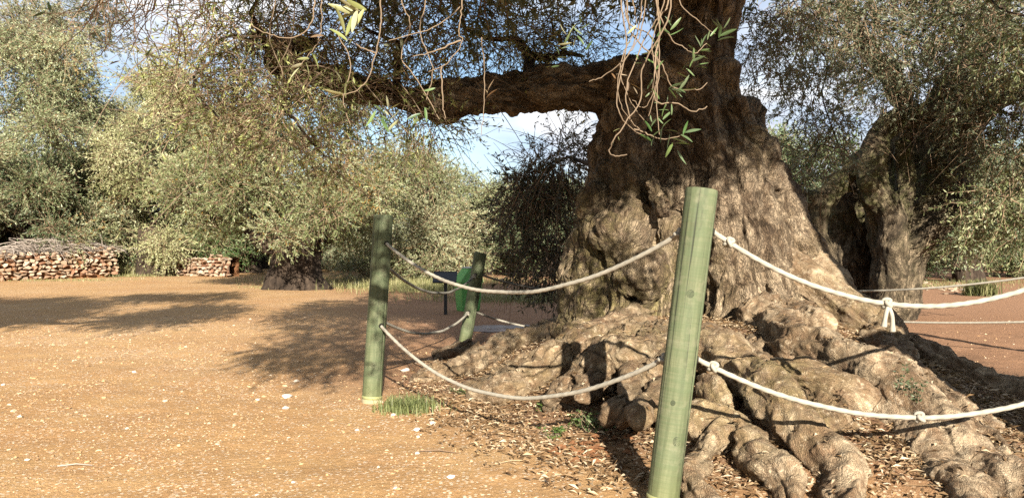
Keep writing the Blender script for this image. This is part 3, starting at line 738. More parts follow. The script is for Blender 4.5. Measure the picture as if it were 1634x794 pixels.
# ------------------------------------------------------------------ foliage
def rot_to(dirs, rng):
    """matrices whose third column is dirs, spun at random about it"""
    d = unit(dirs); r = unit(rng.normal(size=d.shape)); x = unit(np.cross(r, d)); y = np.cross(d, x)
    return np.stack([x, y, d], -1)
def leaf_quads(base, direc, length, width, rng, fold=.18, curl=.12):
    """four-cornered leaves folded along the midrib"""
    d = unit(direc); n = len(d)
    side = unit(np.cross(d, unit(rng.normal(size=d.shape)))); up = np.cross(side, d)
    length = np.broadcast_to(length, (n,))[:, None]; width = np.broadcast_to(width, (n,))[:, None]
    m = base + d * length * .48
    return np.stack([base, m + side * width * .5 + up * width * fold, base + d * length + up * length * curl * rng.uniform(-1, 1, (n, 1)), m - side * width * .5 + up * width * fold], 1)
def twig_kit(rng, n_leaf, length, ll, lw, k=8, stems=True, bend=.25):
    kit = []
    for _ in range(k):
        t = np.linspace(0, 1, 4); b = rng.normal(size=2) * bend * length
        pts = np.stack([b[0] * t ** 2, b[1] * t ** 2, t * length], -1)
        sv, sf = tube(pts, np.linspace(.0042, .0014, 4) * (ll / .055), 3)
        u = np.sort(rng.uniform(.12, 1, n_leaf)); u[-2:] = 1
        base = np.stack([b[0] * u ** 2, b[1] * u ** 2, u * length], -1)
        a = rng.uniform(0, 6.283, n_leaf); ti = rng.uniform(.35, 1.15, n_leaf)
        d = np.stack([np.cos(a) * np.sin(ti), np.sin(a) * np.sin(ti), np.cos(ti)], -1)
        kit.append((leaf_quads(base, d, ll * rng.uniform(.65, 1.2, n_leaf), lw * rng.uniform(.75, 1.2, n_leaf), rng), sv, sf))
    return kit
def place_twigs(mb, kit, pos, dirs, scale, rng, stems=True, tone=None, leaf_m=0, stem_m=1, var=.2):
    R = rot_to(dirs, rng); n = len(pos); which = rng.integers(0, len(kit), n)
    tone = np.full(n, .5) if tone is None else tone
    for k, (lq, sv, sf) in enumerate(kit):
        w = np.where(which == k)[0]
        if not len(w): continue
        m = len(lq)
        L = np.einsum('nij,mqj->nmqi', R[w] * scale[w][:, None, None], lq) + pos[w][:, None, None]
        rn = np.clip(tone[w][:, None] + rng.normal(0, var, (len(w), m)), 0, 1)
        mb.add(L.reshape(-1, 3), np.arange(len(w) * m * 4).reshape(-1, 4), leaf_m, rn.ravel())
        if stems:
            Sv = np.einsum('nij,mj->nmi', R[w] * scale[w][:, None, None], sv) + pos[w][:, None]
            ff = (sf[None] + (np.arange(len(w)) * len(sv))[:, None, None]).reshape(-1, 4)
            mb.add(Sv.reshape(-1, 3), ff, stem_m, np.repeat(rng.uniform(0, 1, len(w)), len(sf)))
def in_clumps(clumps, n, rng, shell=.35):
    """points through ellipsoids (rows x, y, z, rx, ry, rz, weight), thinner at the middle; and the outward way"""
    c = np.asarray(clumps, float); w = c[:, 6] * (c[:, 3] * c[:, 4] * c[:, 5]) ** .67; w = w / w.sum()
    k = rng.choice(len(c), n, p=w)
    d = unit(rng.normal(size=(n, 3))); r = rng.uniform(shell ** 3, 1, n) ** (1 / 3.)
    return c[k, :3] + d * r[:, None] * c[k, 3:6], d, k
def far_tree(name, seed, height, rad, trunk_r, n_twig, n_clump, low=.5, leaf=(.085, .022), leafm=OLIVE, top_bias=.5, droop=.35, lean=0, floor=.12):
    """an olive seen from afar: short thick trunk, a few limbs, a clumped crown of leafy twigs. Returns (trunk mesh, limb mesh, crown mesh)"""
    rng = np.random.default_rng(seed)
    clumps = []
    for k in range(n_clump):
        zf = rng.uniform(low / height, .97); prof = math.sin(math.pi * min(1, .17 + .78 * zf)) ** .55
        a = rng.uniform(0, 6.283); rr = rad * prof * math.sqrt(rng.uniform(.08, .85))
        cs = rng.uniform(.10, .22) * rad
        clumps.append([rr * math.cos(a) + lean * zf, rr * math.sin(a), height * zf - cs * .3, cs * rng.uniform(.9, 1.4), cs * rng.uniform(.9, 1.4), cs * rng.uniform(.65, 1.25), rng.uniform(.5, 1.3)])
    clumps = np.array(clumps)
    tb = MB(); fork = np.array([lean * .15, 0, height * .20])
    n = 9; zz = np.linspace(-.25, fork[2] * 1.15, n)
    pts = np.stack([fork[0] * np.linspace(0, 1, n), .06 * np.sin(zz * 4), zz], -1)
    rad_t = trunk_r * np.interp(np.linspace(0, 1, n), [0, .25, .6, 1], [1.2, 1.0, .85, .75])
    tw = lambda i, a: 1 + .16 * np.sin(3 * a + i * .35) + .12 * np.sin(5 * a - i * .5) + .07 * np.sin(9 * a + i)
    capped(tb, pts, rad_t, 18, twist=tw)
    lb = MB(); nodes = [fork]; nr = [trunk_r * .6]
    order = np.argsort(np.linalg.norm(clumps[:, :3] - fork, axis=1))
    for k in order:
        c = clumps[k, :3]; d = [np.linalg.norm(c - nd) + .25 * i * 0 for i, nd in enumerate(nodes)]
        j = int(np.argmin(d)); a = nodes[j]
        mid = (a + c) / 2 + rng.normal(0, .10, 3) * np.linalg.norm(c - a) + np.array([0, 0, -.10 * np.linalg.norm(c - a)])
        r0 = nr[j] * .72; r1 = max(.012, r0 * .45)
        vv, ff = tube(spline([a, mid, c], 6), np.linspace(r0, r1, 6), 5); lb.add(vv, ff, 0, .3)
        nodes += [mid, c]; nr += [r0 * .7, r1]
    cb = MB(); kit = twig_kit(rng, 22, .42 * leaf[0] / .06, leaf[0], leaf[1])
    p, d, kk = in_clumps(clumps, n_twig, rng, .25)
    keep = p[:, 2] > floor + .25 * rng.uniform(0, 1, len(p)); p, d, kk = p[keep], d[keep], kk[keep]
    dirs = d * .9 + rng.normal(0, .55, d.shape) + np.array([0, 0, .25]) - np.array([0, 0, 1.0]) * droop * rng.uniform(0, 2, (len(d), 1))
    tone = np.clip(rng.normal(.64, .13, len(clumps))[kk] + rng.normal(0, .10, len(kk)), 0, 1)
    place_twigs(cb, kit, p - unit(dirs) * .2, dirs, rng.uniform(.7, 1.25, len(p)), rng, True, tone, var=.13)
    return (tb.mesh('trunk', [BARK_FAR], smooth=True), lb.mesh('limb', [BARK_FAR], smooth=True), cb.mesh('crown', [leafm, TWIG]))
def plant_tree(kind, x, y, rot, sc, label, group=None, name='olive_tree', sz=1.0):
    z = float(H(x, y))
    o = bpy.data.objects.new(name, None); COL.objects.link(o); o.empty_display_size = .2
    o.location = (x, y, z - .03); o.rotation_euler = (0, 0, rot); o.scale = (sc, sc, sc * sz)
    tag(o, label, 'tree', group)
    for nm, me in zip(('trunk', 'limbs', 'crown'), kind):
        c = bpy.data.objects.new(nm, me); COL.objects.link(c); c.parent = o
    return o
K_A = far_tree('a', 11, 8.6, 3.6, .55, 4300, 44, 1.0, (.10, .028), OLIVE)
K_B = far_tree('b', 12, 7.4, 2.7, .40, 5400, 42, .9, (.095, .027), OLIVE_YELLOW, droop=.8)
K_C = far_tree('c', 13, 5.4, 3.5, .74, 6600, 50, 1.5, (.085, .025), OLIVE, floor=.7)
K_D = far_tree('d', 14, 4.6, 3.0, .50, 4300, 36, .4, (.10, .029), OLIVE)
K_E = far_tree('e', 15, 3.6, 2.6, .40, 3300, 30, .2, (.095, .028), OLIVE_GREEN)
def at_px(px, Y): return (px - CX) / FPX * Y
BG = 'olive trees at the back of the grove'
for kind, px, Y, rot, sc, sz, label in (
    (K_A, 40, 26, .4, 1.0, 1.0, 'tall thin-crowned olive behind the left end of the stone wall'),
    (K_A, 95, 30, 3.3, 1.4, 1.0, 'tallest pale olive towering over the long stone wall at the left'),
    (K_B, 238, 27.2, 1.2, 1.0, 1.0, 'weeping yellow-green olive spilling over the gap between the two stone walls'),
    (K_A, 330, 31, 2.6, .82, .95, 'tall pale olive behind the short shaded stone wall'),
    (K_C, 474, 20.0, 0.5, 1.0, 1.0, 'wide olive with a thick dark trunk at the path end, left of the dappled post'),
    (K_D, 655, 26, 3.0, .95, 1.0, 'rounded olive with a pale stump-like trunk beyond the black sign'),
    (K_D, 765, 31, 5.1, .95, .95, 'low rounded olive behind the green bin'),
    (K_E, 1275, 21, 2.0, 1.05, 1.05, 'bright green low olive seen between the two great trunks'),
    (K_E, 1545, 25, .7, 1.15, 1.1, 'low dense green olive on a bed of pale stones at the right'),
    (K_E, 105, 28.5, 4.0, 1.15, 1.05, 'dark green low olive just behind the long stone wall'),
    (K_E, 10, 25.0, 1.0, 1.0, 1.1, 'dark green olive bush at the left edge behind the wall'),
    (K_E, 402, 30, 2.2, 1.0, 1.05, 'green low olive at the right end of the short stone wall')):
    plant_tree(kind, at_px(px, Y), Y, rot, sc, label, None, 'olive_tree', sz)
rng = np.random.default_rng(99)
for k, (px, Y, kd) in enumerate([(-120, 31, 0), (180, 36, 0), (420, 38, 0), (545, 34, 3), (600, 42, 3), (700, 43, 3), (830, 36, 3), (880, 30, 4), (960, 40, 3), (1060, 44, 3), (1180, 34, 3),
                                 (1300, 38, 3), (1400, 30, 4), (1470, 42, 3), (1620, 36, 3), (1700, 28, 3), (-10, 44, 0), (290, 48, 0), (760, 55, 3), (900, 58, 3), (1250, 56, 3), (1560, 55, 3), (500, 56, 3), (120, 60, 0)]):
    plant_tree((K_A, K_B, K_C, K_D, K_E)[kd], at_px(px, Y), Y, rng.uniform(0, 6.28), rng.uniform(.85, 1.1), 'olive among the farthest rows of the grove, mostly hidden by nearer crowns', BG, 'olive_tree', rng.uniform(.8, 1.05))

# --- crowns of the two old trees: leafy twigs through clumps, thin dead shoots hanging from them
def clump_px(px, py, Y, rx, rz, ry=None, w=1.0):
    c = P(px, py, Y); s = Y / FPX
    return [*c, rx * s, ry if ry else max(.35, rx * s * .8), rz * s, w]
def crown_from(clumps, n, seed, leafm, tree, stemm, leaf=(.06, .014), nleaf=20, tone0=.4, droop=.5, name='crown', scale=(.7, 1.3)):
    rng = np.random.default_rng(seed); cb = MB(); kit = twig_kit(rng, nleaf, .36, leaf[0], leaf[1])
    p, d, kk = in_clumps(clumps, n, rng, .1)
    dirs = d * .7 + rng.normal(0, .6, d.shape) - np.array([0, 0, 1.0]) * droop * rng.uniform(0, 2, (n, 1))
    tone = np.clip(tone0 + rng.normal(0, .16, n), 0, 1)
    place_twigs(cb, kit, p, dirs, rng.uniform(*scale, n), rng, True, tone)
    return cb.build(name, [leafm, stemm], tree)
def shoots(clumps, n, seed, tree, mat, length=(.3, 1.0), r=(.0045, .0018), droop=.9, name='shoots', sides=3, curl=.5):
    rng = np.random.default_rng(seed); mb = MB()
    p, d, kk = in_clumps(clumps, n, rng, .1)
    for i in range(n):
        L = rng.uniform(*length); dr = unit(d[i] + rng.normal(0, .5, 3) + np.array([0, 0, .25]))
        cu = rng.normal(0, curl, 3); t = np.linspace(0, 1, 7)[:, None]
        pts = p[i] + L * (dr * t + cu * t ** 2 * .5 + np.array([0, 0, -droop]) * t ** 2 * rng.uniform(.3, 1.1))
        k = rng.uniform(.7, 1.6)
        vv, ff = tube(pts, np.linspace(r[0], r[1], 7) * k, sides); mb.add(vv, ff, 0, rng.uniform(0, 1))
    return mb.build(name, mat, tree, True)
def limbs_to(roots, clumps, tree, mat, r0, seed, name='limb'):
    rng = np.random.default_rng(seed); nodes = [np.array(r, float) for r in roots]; nr = [r0] * len(nodes)
    home = list(range(len(nodes))); mbs = [MB() for _ in nodes]
    c = np.asarray(clumps)[:, :3]
    for k in np.argsort(np.min([np.linalg.norm(c - nd, axis=1) for nd in nodes], 0)):
        d = [np.linalg.norm(c[k] - nd) for nd in nodes]; j = int(np.argmin(d)); a = nodes[j]; L = d[j]
        m1 = a + (c[k] - a) * .35 + rng.normal(0, .10, 3) * L; m2 = a + (c[k] - a) * .7 + rng.normal(0, .10, 3) * L
        ra = max(.012, nr[j] * .75); rb = max(.008, ra * .4)
        vv, ff = tube(spline([a, m1, m2, c[k]], 9), np.linspace(ra, rb, 9), 7); mbs[home[j]].add(vv, ff, 0, .2)
        nodes += [m1, m2, c[k]]; nr += [ra * .85, ra * .65, rb]; home += [home[j]] * 3
    for mb in mbs:
        if mb.nv: mb.build(name, mat, tree, True)

# left limb's twiggy mass, the dark hanging mass behind it, the high crown and the part that reaches over the camera
left_mass = [clump_px(*a) for a in ((360, 60, 6.4, 70, 70), (310, 120, 6.2, 45, 50), (430, 110, 6.3, 70, 60), (400, 20, 6.0, 90, 50), (500, 60, 6.3, 80, 60), (580, 40, 6.5, 80, 55),
             (560, 140, 6.4, 70, 45), (660, 60, 6.6, 80, 60), (640, 150, 6.5, 60, 40), (740, 40, 6.9, 80, 60), (690, 190, 6.7, 50, 40), (470, 190, 6.2, 60, 70), (520, 250, 6.2, 40, 40), (350, 190, 6.2, 50, 40),
             (820, 60, 7.2, 80, 60), (880, 30, 7.4, 70, 40), (930, 90, 7.3, 60, 50))]
dark_mass = [clump_px(*a) for a in ((870, 270, 9.6, 40, 40), (880, 340, 9.8, 55, 60), (830, 330, 10.0, 45, 60), (860, 410, 9.9, 50, 45), (905, 250, 9.4, 35, 60), (850, 300, 9.6, 40, 40), (900, 430, 9.8, 40, 40))]
high = [[x, y, z, r, r, r * .8, w] for x, y, z, r, w in ((.9, 2.2, 3.7, .55, 1.3), (1.5, 1.8, 4.0, .6, 1.3), (2.0, 2.0, 4.25, .55, 1.3), (2.75, 2.2, 4.55, .6, 1.2), (1.2, 2.8, 3.65, .5, 1.2), (1.9, 2.9, 3.95, .55, 1.2), (2.5, 2.8, 4.5, .5, 1.1),
        (1.1, 1.6, 4.5, .7, 1.2), (1.9, 1.5, 4.7, .7, 1.2), (2.7, 1.6, 4.8, .7, 1.2), (3.2, 2.2, 4.6, .6, 1), (1.5, 2.4, 4.9, .8, 1.2), (2.4, 2.5, 5.1, .8, 1.2), (.7, 2.6, 4.4, .6, 1), (1.5, 1.6, 5.7, .8, 1), (2.5, 1.7, 5.9, .8, 1),
        (.2, 2.6, 4.35, .55, 1), (-.35, 2.4, 4.4, .55, 1), (.8, 2.2, 4.5, .55, 1), (-.9, 2.8, 4.4, .5, 1), (.2, 4.6, 4.0, .7, .8), (1.2, 4.4, 4.1, .8, .8), (2.1, 4.6, 4.2, .8, .8), (1.4, 5.6, 4.0, .7, .8), (.5, 5.6, 3.7, .7, 1), (-.6, 5.6, 3.5, .8, .8), (-1.5, 5.4, 3.7, .8, .8),
        (1.0, 6.5, 4.6, 1.1, .6), (2.6, 7.0, 4.9, 1.0, .5), (-.6, 7.0, 4.4, 1.0, .6), (1.7, 8.3, 4.6, 1.1, .6))]
over = [[x, y, z, r, r, r * .6, w] for x, y, z, r, w in ((-1.0, .9, 2.95, .45, 1), (-.7, .2, 3.0, .45, 1), (-.5, 1.3, 3.1, .45, 1), (-1.0, 1.6, 3.4, .45, 1), (-.7, -.5, 3.4, .45, .8), (-.5, -.3, 4.2, .6, .8), (.2, -.3, 4.4, .6, .8), (-1.0, .2, 4.6, .6, .8), (-.35, .5, 2.75, .4, .9), (-.2, .1, 3.0, .4, .7), (-.1, 1.0, 3.1, .4, .8), (.75, 1.0, 3.75, .4, 1.2), (.55, 1.2, 3.55, .35, 1.2), (1.35, 2.0, 2.62, .33, 1.5), (1.05, 1.7, 2.72, .28, 1.2))]
thin_right = [clump_px(*a) for a in ((1200, 60, 8.2, 45, 50), (1235, 110, 8.4, 30, 30), (1260, 30, 8.0, 40, 40))]
crown_from(left_mass, 1750, 21, OLIVE_YELLOW, TREE, TWIG, (.05, .013), 13, .52, .3)
crown_from(dark_mass, 800, 22, OLIVE_SHADED, TREE, TWIG, (.062, .015), 20, .4, .9)
crown_from(high, 8500, 23, OLIVE, TREE, TWIG, (.085, .022), 20, .4, .3)
crown_from(over, 760, 25, OLIVE, TREE, TWIG, (.08, .02), 18, .4, .4)
crown_from(thin_right, 230, 24, OLIVE, TREE, TWIG, (.06, .013), 14, .45, .8)
shoots(left_mass, 1300, 31, TREE, TWIG, (.2, .6), (.0032, .0014), .25)
shoots([clump_px(*a) for a in ((330, 70, 6.0, 60, 80), (430, 90, 6.0, 90, 80), (560, 90, 6.2, 110, 80), (700, 90, 6.5, 80, 80))], 130, 32, TREE, TWIG_PALE, (.3, .9), (.0035, .0016), .6)
shoots(dark_mass, 350, 33, TREE, TWIG, (.3, .8))
limbs_to([(1.9, 7.05, 4.2), (.3, 6.9, 2.55), (-1.1, 6.6, 2.45), (-1.9, 6.4, 2.75)], left_mass + high + over, TREE, BARK_FAR, .12, 41)
limbs_to([(1.0, 7.3, 2.5)], dark_mass, TREE, BARK_FAR, .07, 42)

r_mass = [clump_px(*a) for a in ((1290, 60, 10.2, 60, 60), (1360, 40, 10.6, 70, 60), (1440, 60, 11.2, 80, 70), (1530, 50, 10.8, 80, 60), (1600, 90, 10.2, 70, 70), (1300, 150, 10.0, 50, 60), (1300, 250, 9.8, 35, 45), (1330, 210, 10.3, 45, 50),
          (1400, 130, 11.2, 60, 50), (1480, 130, 11.0, 70, 50), (1570, 170, 10.4, 70, 60), (1630, 200, 10.0, 60, 70), (1540, 230, 11.0, 40, 40), (1600, 10, 10.6, 80, 50), (1700, 120, 10.0, 90, 80), (1420, -40, 11.0, 120, 60), (1560, -60, 11, 120, 60), (1290, -10, 10.4, 60, 40))]
r_back = [[*P(px, py, Y), r, r, r * .8, 1] for px, py, Y, r in ((1500, -60, 13, 1.4), (1400, 60, 13.5, 1.2), (1600, 60, 13.5, 1.3), (1350, 0, 13, 1.0), (1700, 0, 12.5, 1.4))]
r_yellow = [clump_px(*a) for a in ((1560, 330, 10.6, 45, 40), (1610, 300, 10.2, 50, 50), (1620, 360, 10.4, 40, 30), (1540, 385, 10.9, 30, 18), (1660, 320, 10.2, 50, 60), (1530, 310, 11.1, 25, 30))]
r_over = [[x, y, z, r, r, r * .8, w] for x, y, z, r, w in ((5.6, 8.2, 3.55, .6, 1), (6.3, 8.0, 3.6, .6, 1), (6.9, 8.3, 3.7, .6, 1), (5.9, 7.6, 4.3, .7, 1), (6.7, 7.6, 4.5, .7, 1), (5.2, 8.6, 4.1, .6, 1), (6.2, 8.9, 3.3, .5, 1.1), (5.5, 9.3, 3.3, .45, 1.1), (6.9, 9.0, 3.2, .5, 1))]
crown_from(r_over, 650, 56, OLIVE, RTREE, TWIG, (.075, .019), 20, .4, .4)
crown_from(r_mass, 4300, 51, OLIVE, RTREE, TWIG, (.062, .016), 17, .42, .5)
crown_from(r_back, 800, 52, OLIVE, RTREE, TWIG, (.08, .02), 20, .4, .3)
crown_from(r_yellow, 420, 53, OLIVE_YELLOW, RTREE, TWIG, (.07, .018), 16, .5, .7)
shoots(r_mass, 450, 54, RTREE, TWIG, (.3, .9))
limbs_to([P(1572, 50, 11.4), P(1372, 60, 12.2), P(1640, 130, 10.8), P(1420, 120, 12.1)], r_mass + r_back + r_yellow + r_over, RTREE, BARK_DARK if False else BARK_FAR, .09, 55)

# two more olives of the same age stand beside the camera; the photograph shows only the shade they throw
K_S = far_tree('s', 61, 5.6, 2.3, .75, 2600, 22, 3.0, (.09, .024), OLIVE)
K_T = far_tree('t', 62, 9.4, 2.9, .85, 4600, 34, 5.4, (.12, .035), OLIVE)
plant_tree(K_T, 3.72, .8, .3, 1.0, 'tall old olive outside the ropes to the right, seen by its shade on the roots', None, 'olive_tree')
plant_tree(K_S, -7.8, 2.6, 2.2, 1.0, 'old olive far left of the path, seen by its long shade across the ground', None, 'olive_tree')
plant_tree(K_S, -5.3, 4.3, 4.4, .98, 'old olive left of the camera, seen by its shade near the stone walls', None, 'olive_tree')

# ------------------------------------------------------------------ rope fence
def post(base, top, r, label, mat, hidden=False, holes=()):
    base, top = np.array(base), np.array(top); axv = top - base; L = np.linalg.norm(axv); d = axv / L
    base2 = base - d * .25
    t = thing('rope_fence_post', label, 'post', base, 'round wooden posts of the rope fence')
    o = t.o; o.rotation_mode = 'QUATERNION'; o.rotation_quaternion = Vector(d).to_track_quat('Z', 'Y')
    rng = np.random.default_rng(int(abs(base[0]) * 1000))
    z = np.concatenate([[-.25], np.linspace(0.0, L - .006, 50), [L]]); sides = 120
    a = np.arange(sides) * 2 * math.pi / sides
    A, Z = np.meshgrid(a, z)
    R = r * (1 + .018 * perlin(np.stack([np.cos(A) * 1.3, np.sin(A) * 1.3, Z * 1.7 + base[0] * 9], -1)) + .008 * perlin(np.stack([np.cos(A) * 7, np.sin(A) * 7, Z * 3], -1)))
    for ca, z0, z1, dep in ((rng.uniform(3.6, 5.6), .3 * L, 1.02 * L, .10), (rng.uniform(3.8, 5.4), -.2, .55 * L, .08), (rng.uniform(0, 6), 0, L, .09)):   # drying cracks
        dist = np.abs((A - ca - .06 * np.sin(Z * 5) + math.pi) % (2 * math.pi) - math.pi)
        R = R - r * dep * (dist < .05) * ((Z > z0) & (Z < z1))
    R[-1] *= .955
    v = np.stack([R * np.cos(A), R * np.sin(A), Z], -1).reshape(-1, 3)
    i = np.arange(len(z) - 1)[:, None] * sides; j = np.arange(sides)[None]; j2 = (j + 1) % sides
    f = np.stack([i + j, i + j2, i + sides + j2, i + sides + j], -1).reshape(-1, 4)
    def child(name, mb, mat, smooth=True):
        c = bpy.data.objects.new(name, mb.mesh(name, [mat], (0, 0, 0), smooth)); COL.objects.link(c); c.parent = o; return c
    mb = MB(); mb.add(v, f)
    k = (len(z) - 1) * sides
    mb.add(np.vstack([v[k:k + sides], [[0, 0, L + .002]]]), np.stack([np.arange(sides), (np.arange(sides) + 1) % sides, np.full(sides, sides)], 1))
    child('shaft', mb, mat)
    if not hidden:
        mb = MB(); zz = np.array([.028, .030, .046, .048]); rr = r * np.array([1.0, 1.04, 1.04, 1.0])
        v, f = tube(np.stack([0 * zz, 0 * zz, zz], -1), rr, 32); mb.add(v, f); child('band', mb, BAND)
        mb = MB(); zz = np.array([-.06, .0, .024, .026]); rr = r * np.array([1.01, 1.018, 1.018, 1.0])
        v, f = tube(np.stack([0 * zz, 0 * zz, zz], -1), rr, 32); mb.add(v, f); child('bare_foot', mb, CUT_WOOD)
    q = Vector(d).to_track_quat('Z', 'Y').inverted()
    for hp, outd in holes:
        lp = np.array(q @ Vector(np.array(hp) - base)); od = np.array(q @ Vector(outd)); od[2] = 0; od = unit(od)
        ph = np.array([0, 0, lp[2]]) + od * r * .96
        mb = MB(); capped(mb, [ph, ph + od * .008], [.019, .017], 12); child('rope_hole', mb, BLACK_HOLE)
    return t
RP = .0665
nb, nt = G(1056, 802), P(1120, 302, 3.17)
nb[2] = float(H(nb[0], nb[1]))
mb_, mt_ = P(593, 648, 5.2), P(612, 343, 5.22); mb_[2] = float(H(mb_[0], mb_[1]))
fb_, ft_ = P(740, 560, 8.0), P(767, 403, 8.0); fb_[2] = float(H(fb_[0], fb_[1]))
rb_, rt_ = np.array([2.62, 3.2, 0.0]), np.array([2.66, 3.2, 1.25]); rb_[2] = float(H(2.62, 3.2))
hb_, ht_ = np.array([1.9, 10.6, 0.0]), np.array([1.93, 10.6, 1.1])
eb_, et_ = np.array([5.4, 6.8, 0.0]), np.array([5.42, 6.8, 1.12])
on = lambda b, t, z: b + (t - b) * ((z - b[2]) / (t[2] - b[2]))
nu, nl = on(nb, nt, 1.13), on(nb, nt, .60)
mu, ml = on(mb_, mt_, 1.09), on(mb_, mt_, .53)
mu2, ml2 = on(mb_, mt_, .95), on(mb_, mt_, .56)
fu, fl = on(fb_, ft_, .78), on(fb_, ft_, .39)
ru, rl = on(rb_, rt_, 1.10), on(rb_, rt_, .56)
hu, hl = on(hb_, ht_, .82), on(hb_, ht_, .40)
eu, el = on(eb_, et_, .92), on(eb_, et_, .42)
dirn = lambda a, b: unit(b - a)
NEAR = post(nb, nt, RP, 'nearest and tallest green post with a dark knot mark, in front of the great trunk', POST, False, [(nu, dirn(nu, mu)), (nu, dirn(nu, ru)), (nl, dirn(nl, ml)), (nl, dirn(nl, rl))])
post(mb_, mt_, RP, 'shade-dappled green post standing by a grass tuft at the edge of the gravel', POST, False, [(mu, dirn(mu, nu)), (ml, dirn(ml, nl))])
post(fb_, ft_, RP, 'small leaning green post by the bin, its upper half in shade', POST, True, [(fu, dirn(fu, mu)), (fl, dirn(fl, ml))])
post(rb_, rt_, RP, 'rope post just outside the right edge of the picture holding the thick ropes', POST, True)
post(hb_, ht_, RP, 'rope post hidden behind the great trunk', POST, True)
post(eb_, et_, RP, 'rope post beyond the right edge holding the thin far ropes', POST, True)
def wood_knot(b, t_, z, ang, size, parent):
    d = unit(t_ - b); q = Vector(d).to_track_quat('Z', 'Y'); L = (z - b[2]) / d[2]; n, m = 22, 7; mb = MB(); vs = []
    for i in range(m + 1):
        for j in range(n):
            a = j * 2 * math.pi / n; rr = size * i / m; x = rr * math.cos(a) / RP; zz = rr * math.sin(a) * 1.25
            lift = RP * 1.004 + .0010 * math.cos(i * 3.2 + j * .5) * (i < m) - .003 * (i == m); vs.append((lift * math.cos(ang + x), lift * math.sin(ang + x), L + zz))
    f = [[i * n + j, i * n + (j + 1) % n, (i + 1) * n + (j + 1) % n, (i + 1) * n + j] for i in range(m) for j in range(n)]
    mb.add(vs, f); o = bpy.data.objects.new('wood_knot', mb.mesh('wood_knot', [KNOT], (0, 0, 0), True)); COL.objects.link(o); o.parent = parent.o
KNOT = simple('dark_green_knot', (.055, .066, .034), .8, 130, .75)
q_ = Vector(unit(nt - nb)).to_track_quat('Z', 'Y').inverted(); f_ = q_ @ Vector((-.25, -1, 0)); a_ = math.atan2(f_.y, f_.x)
wood_knot(nb, nt, .865, a_ + .12, .017, NEAR); wood_knot(nb, nt, .27, a_ + .45, .020, NEAR); wood_knot(nb, nt, .42, a_ - .1, .011, NEAR)
def trefoil(c, ax, s, r, mb, rnd=.6):
    t = np.linspace(0, 2 * math.pi, 34); ax = unit(ax)
    u = unit(np.cross(ax, [.2, .3, 1])); w = np.cross(ax, u)
    x = np.sin(t) + 2 * np.sin(2 * t); y = np.cos(t) - 2 * np.cos(2 * t); z = -np.sin(3 * t)
    pts = c + s * (x[:, None] * u + y[:, None] * w) * .42 + s * z[:, None] * ax * .75
    v, f = tube(pts, r, 7); mb.add(v, f, 0, rnd)
def rope(a, b, sag, r, label, mat, knots=(), n=None, tails=None, mid=.5, ends=(True, True), ra=RP):
    a, b = np.array(a), np.array(b); L = np.linalg.norm(b - a); n = n or max(40, int(L / .006))
    hd = unit((b - a) * [1, 1, 0]); a = a + hd * (ra - .01); b = b - hd * (ra - .01)
    t = np.linspace(0, 1, n)
    pts = a + (b - a) * t[:, None]; pts[:, 2] -= sag * 4 * t * (1 - t)
    wob = .004 * np.stack([perlin(np.stack([t * 9, t * 0 + a[0], t * 0 + q], -1)) for q in (1, 2, 3)], -1); pts += wob * (t * (1 - t) * 4)[:, None]
    th = thing('rope', label, 'rope', pts[n // 2])
    mb = MB(); turn = np.cumsum(np.r_[0, np.linalg.norm(np.diff(pts, axis=0), axis=1)]) / .055 * 2 * math.pi
    v, f = tube(pts, r, 12, twist=lambda i, ang: .92 + .24 * np.abs(np.cos(1.5 * (ang + turn[i[:, 0]][:, None] / 3))) - .03); mb.add(v, f)
    mb.build('strand', mat, th, True)
    for k in knots:
        i = min(n - 2, max(1, int(k * n))); mb = MB(); trefoil(pts[i], pts[i + 1] - pts[i - 1], r * 1.55, r * .85, mb); mb.build('knot', mat, th, True)
        if tails and k in tails:
            for dx_, ln in ((-.022, .085), (.014, .105)):
                c = pts[i] + np.array([0, -.012, -.008]); s_ = spline([c, c + [dx_ * .7, -.012, -ln * .4], c + [dx_, -.008, -ln]], 10)
                mb = MB(); capped(mb, s_, np.r_[np.full(7, r * .85), r * .9, r * 1.15, r * 1.2], 9); mb.build('loose_end', mat, th, True)
    return th
rope(mu, nu, .30, .0102, 'upper pale rope sagging from the dappled post to the nearest post', ROPE, (.985,))
rope(ml, nl, .315, .0102, 'lower pale rope sagging from the dappled post to the nearest post over the leaf litter', ROPE, (.985,))
rope(nu, ru, .305, .0102, 'upper white rope running right from the nearest post, with a knot and two hanging ends', ROPE, (.045, .418), tails=(.418,))
rope(nl, rl, .235, .0102, 'lower white rope running right from the nearest post close above the lit roots, knotted midway', ROPE, (.045, .52), tails=None)
rope(mu2, fu, .20, .0105, 'upper grey rope from the dappled post to the small leaning post, crossing the sign', ROPE_OLD, (.97,))
rope(ml2, fl, .155, .0105, 'lower rope hanging in a deep loop from the dappled post to the small leaning post', ROPE, (.97,))
rope(fu, hu, .24, .0105, 'dark upper rope leading from the small leaning post behind the great trunk', ROPE_OLD)
rope(fl, hl, .30, .0105, 'lower rope leading from the small leaning post down behind the left roots', ROPE)
rope(hu, eu, .30, .0105, 'thin upper far rope passing in front of the hollow olive', ROPE)
rope(hl, el, .16, .0105, 'thin lower far rope above the orange ground at the right edge', ROPE)

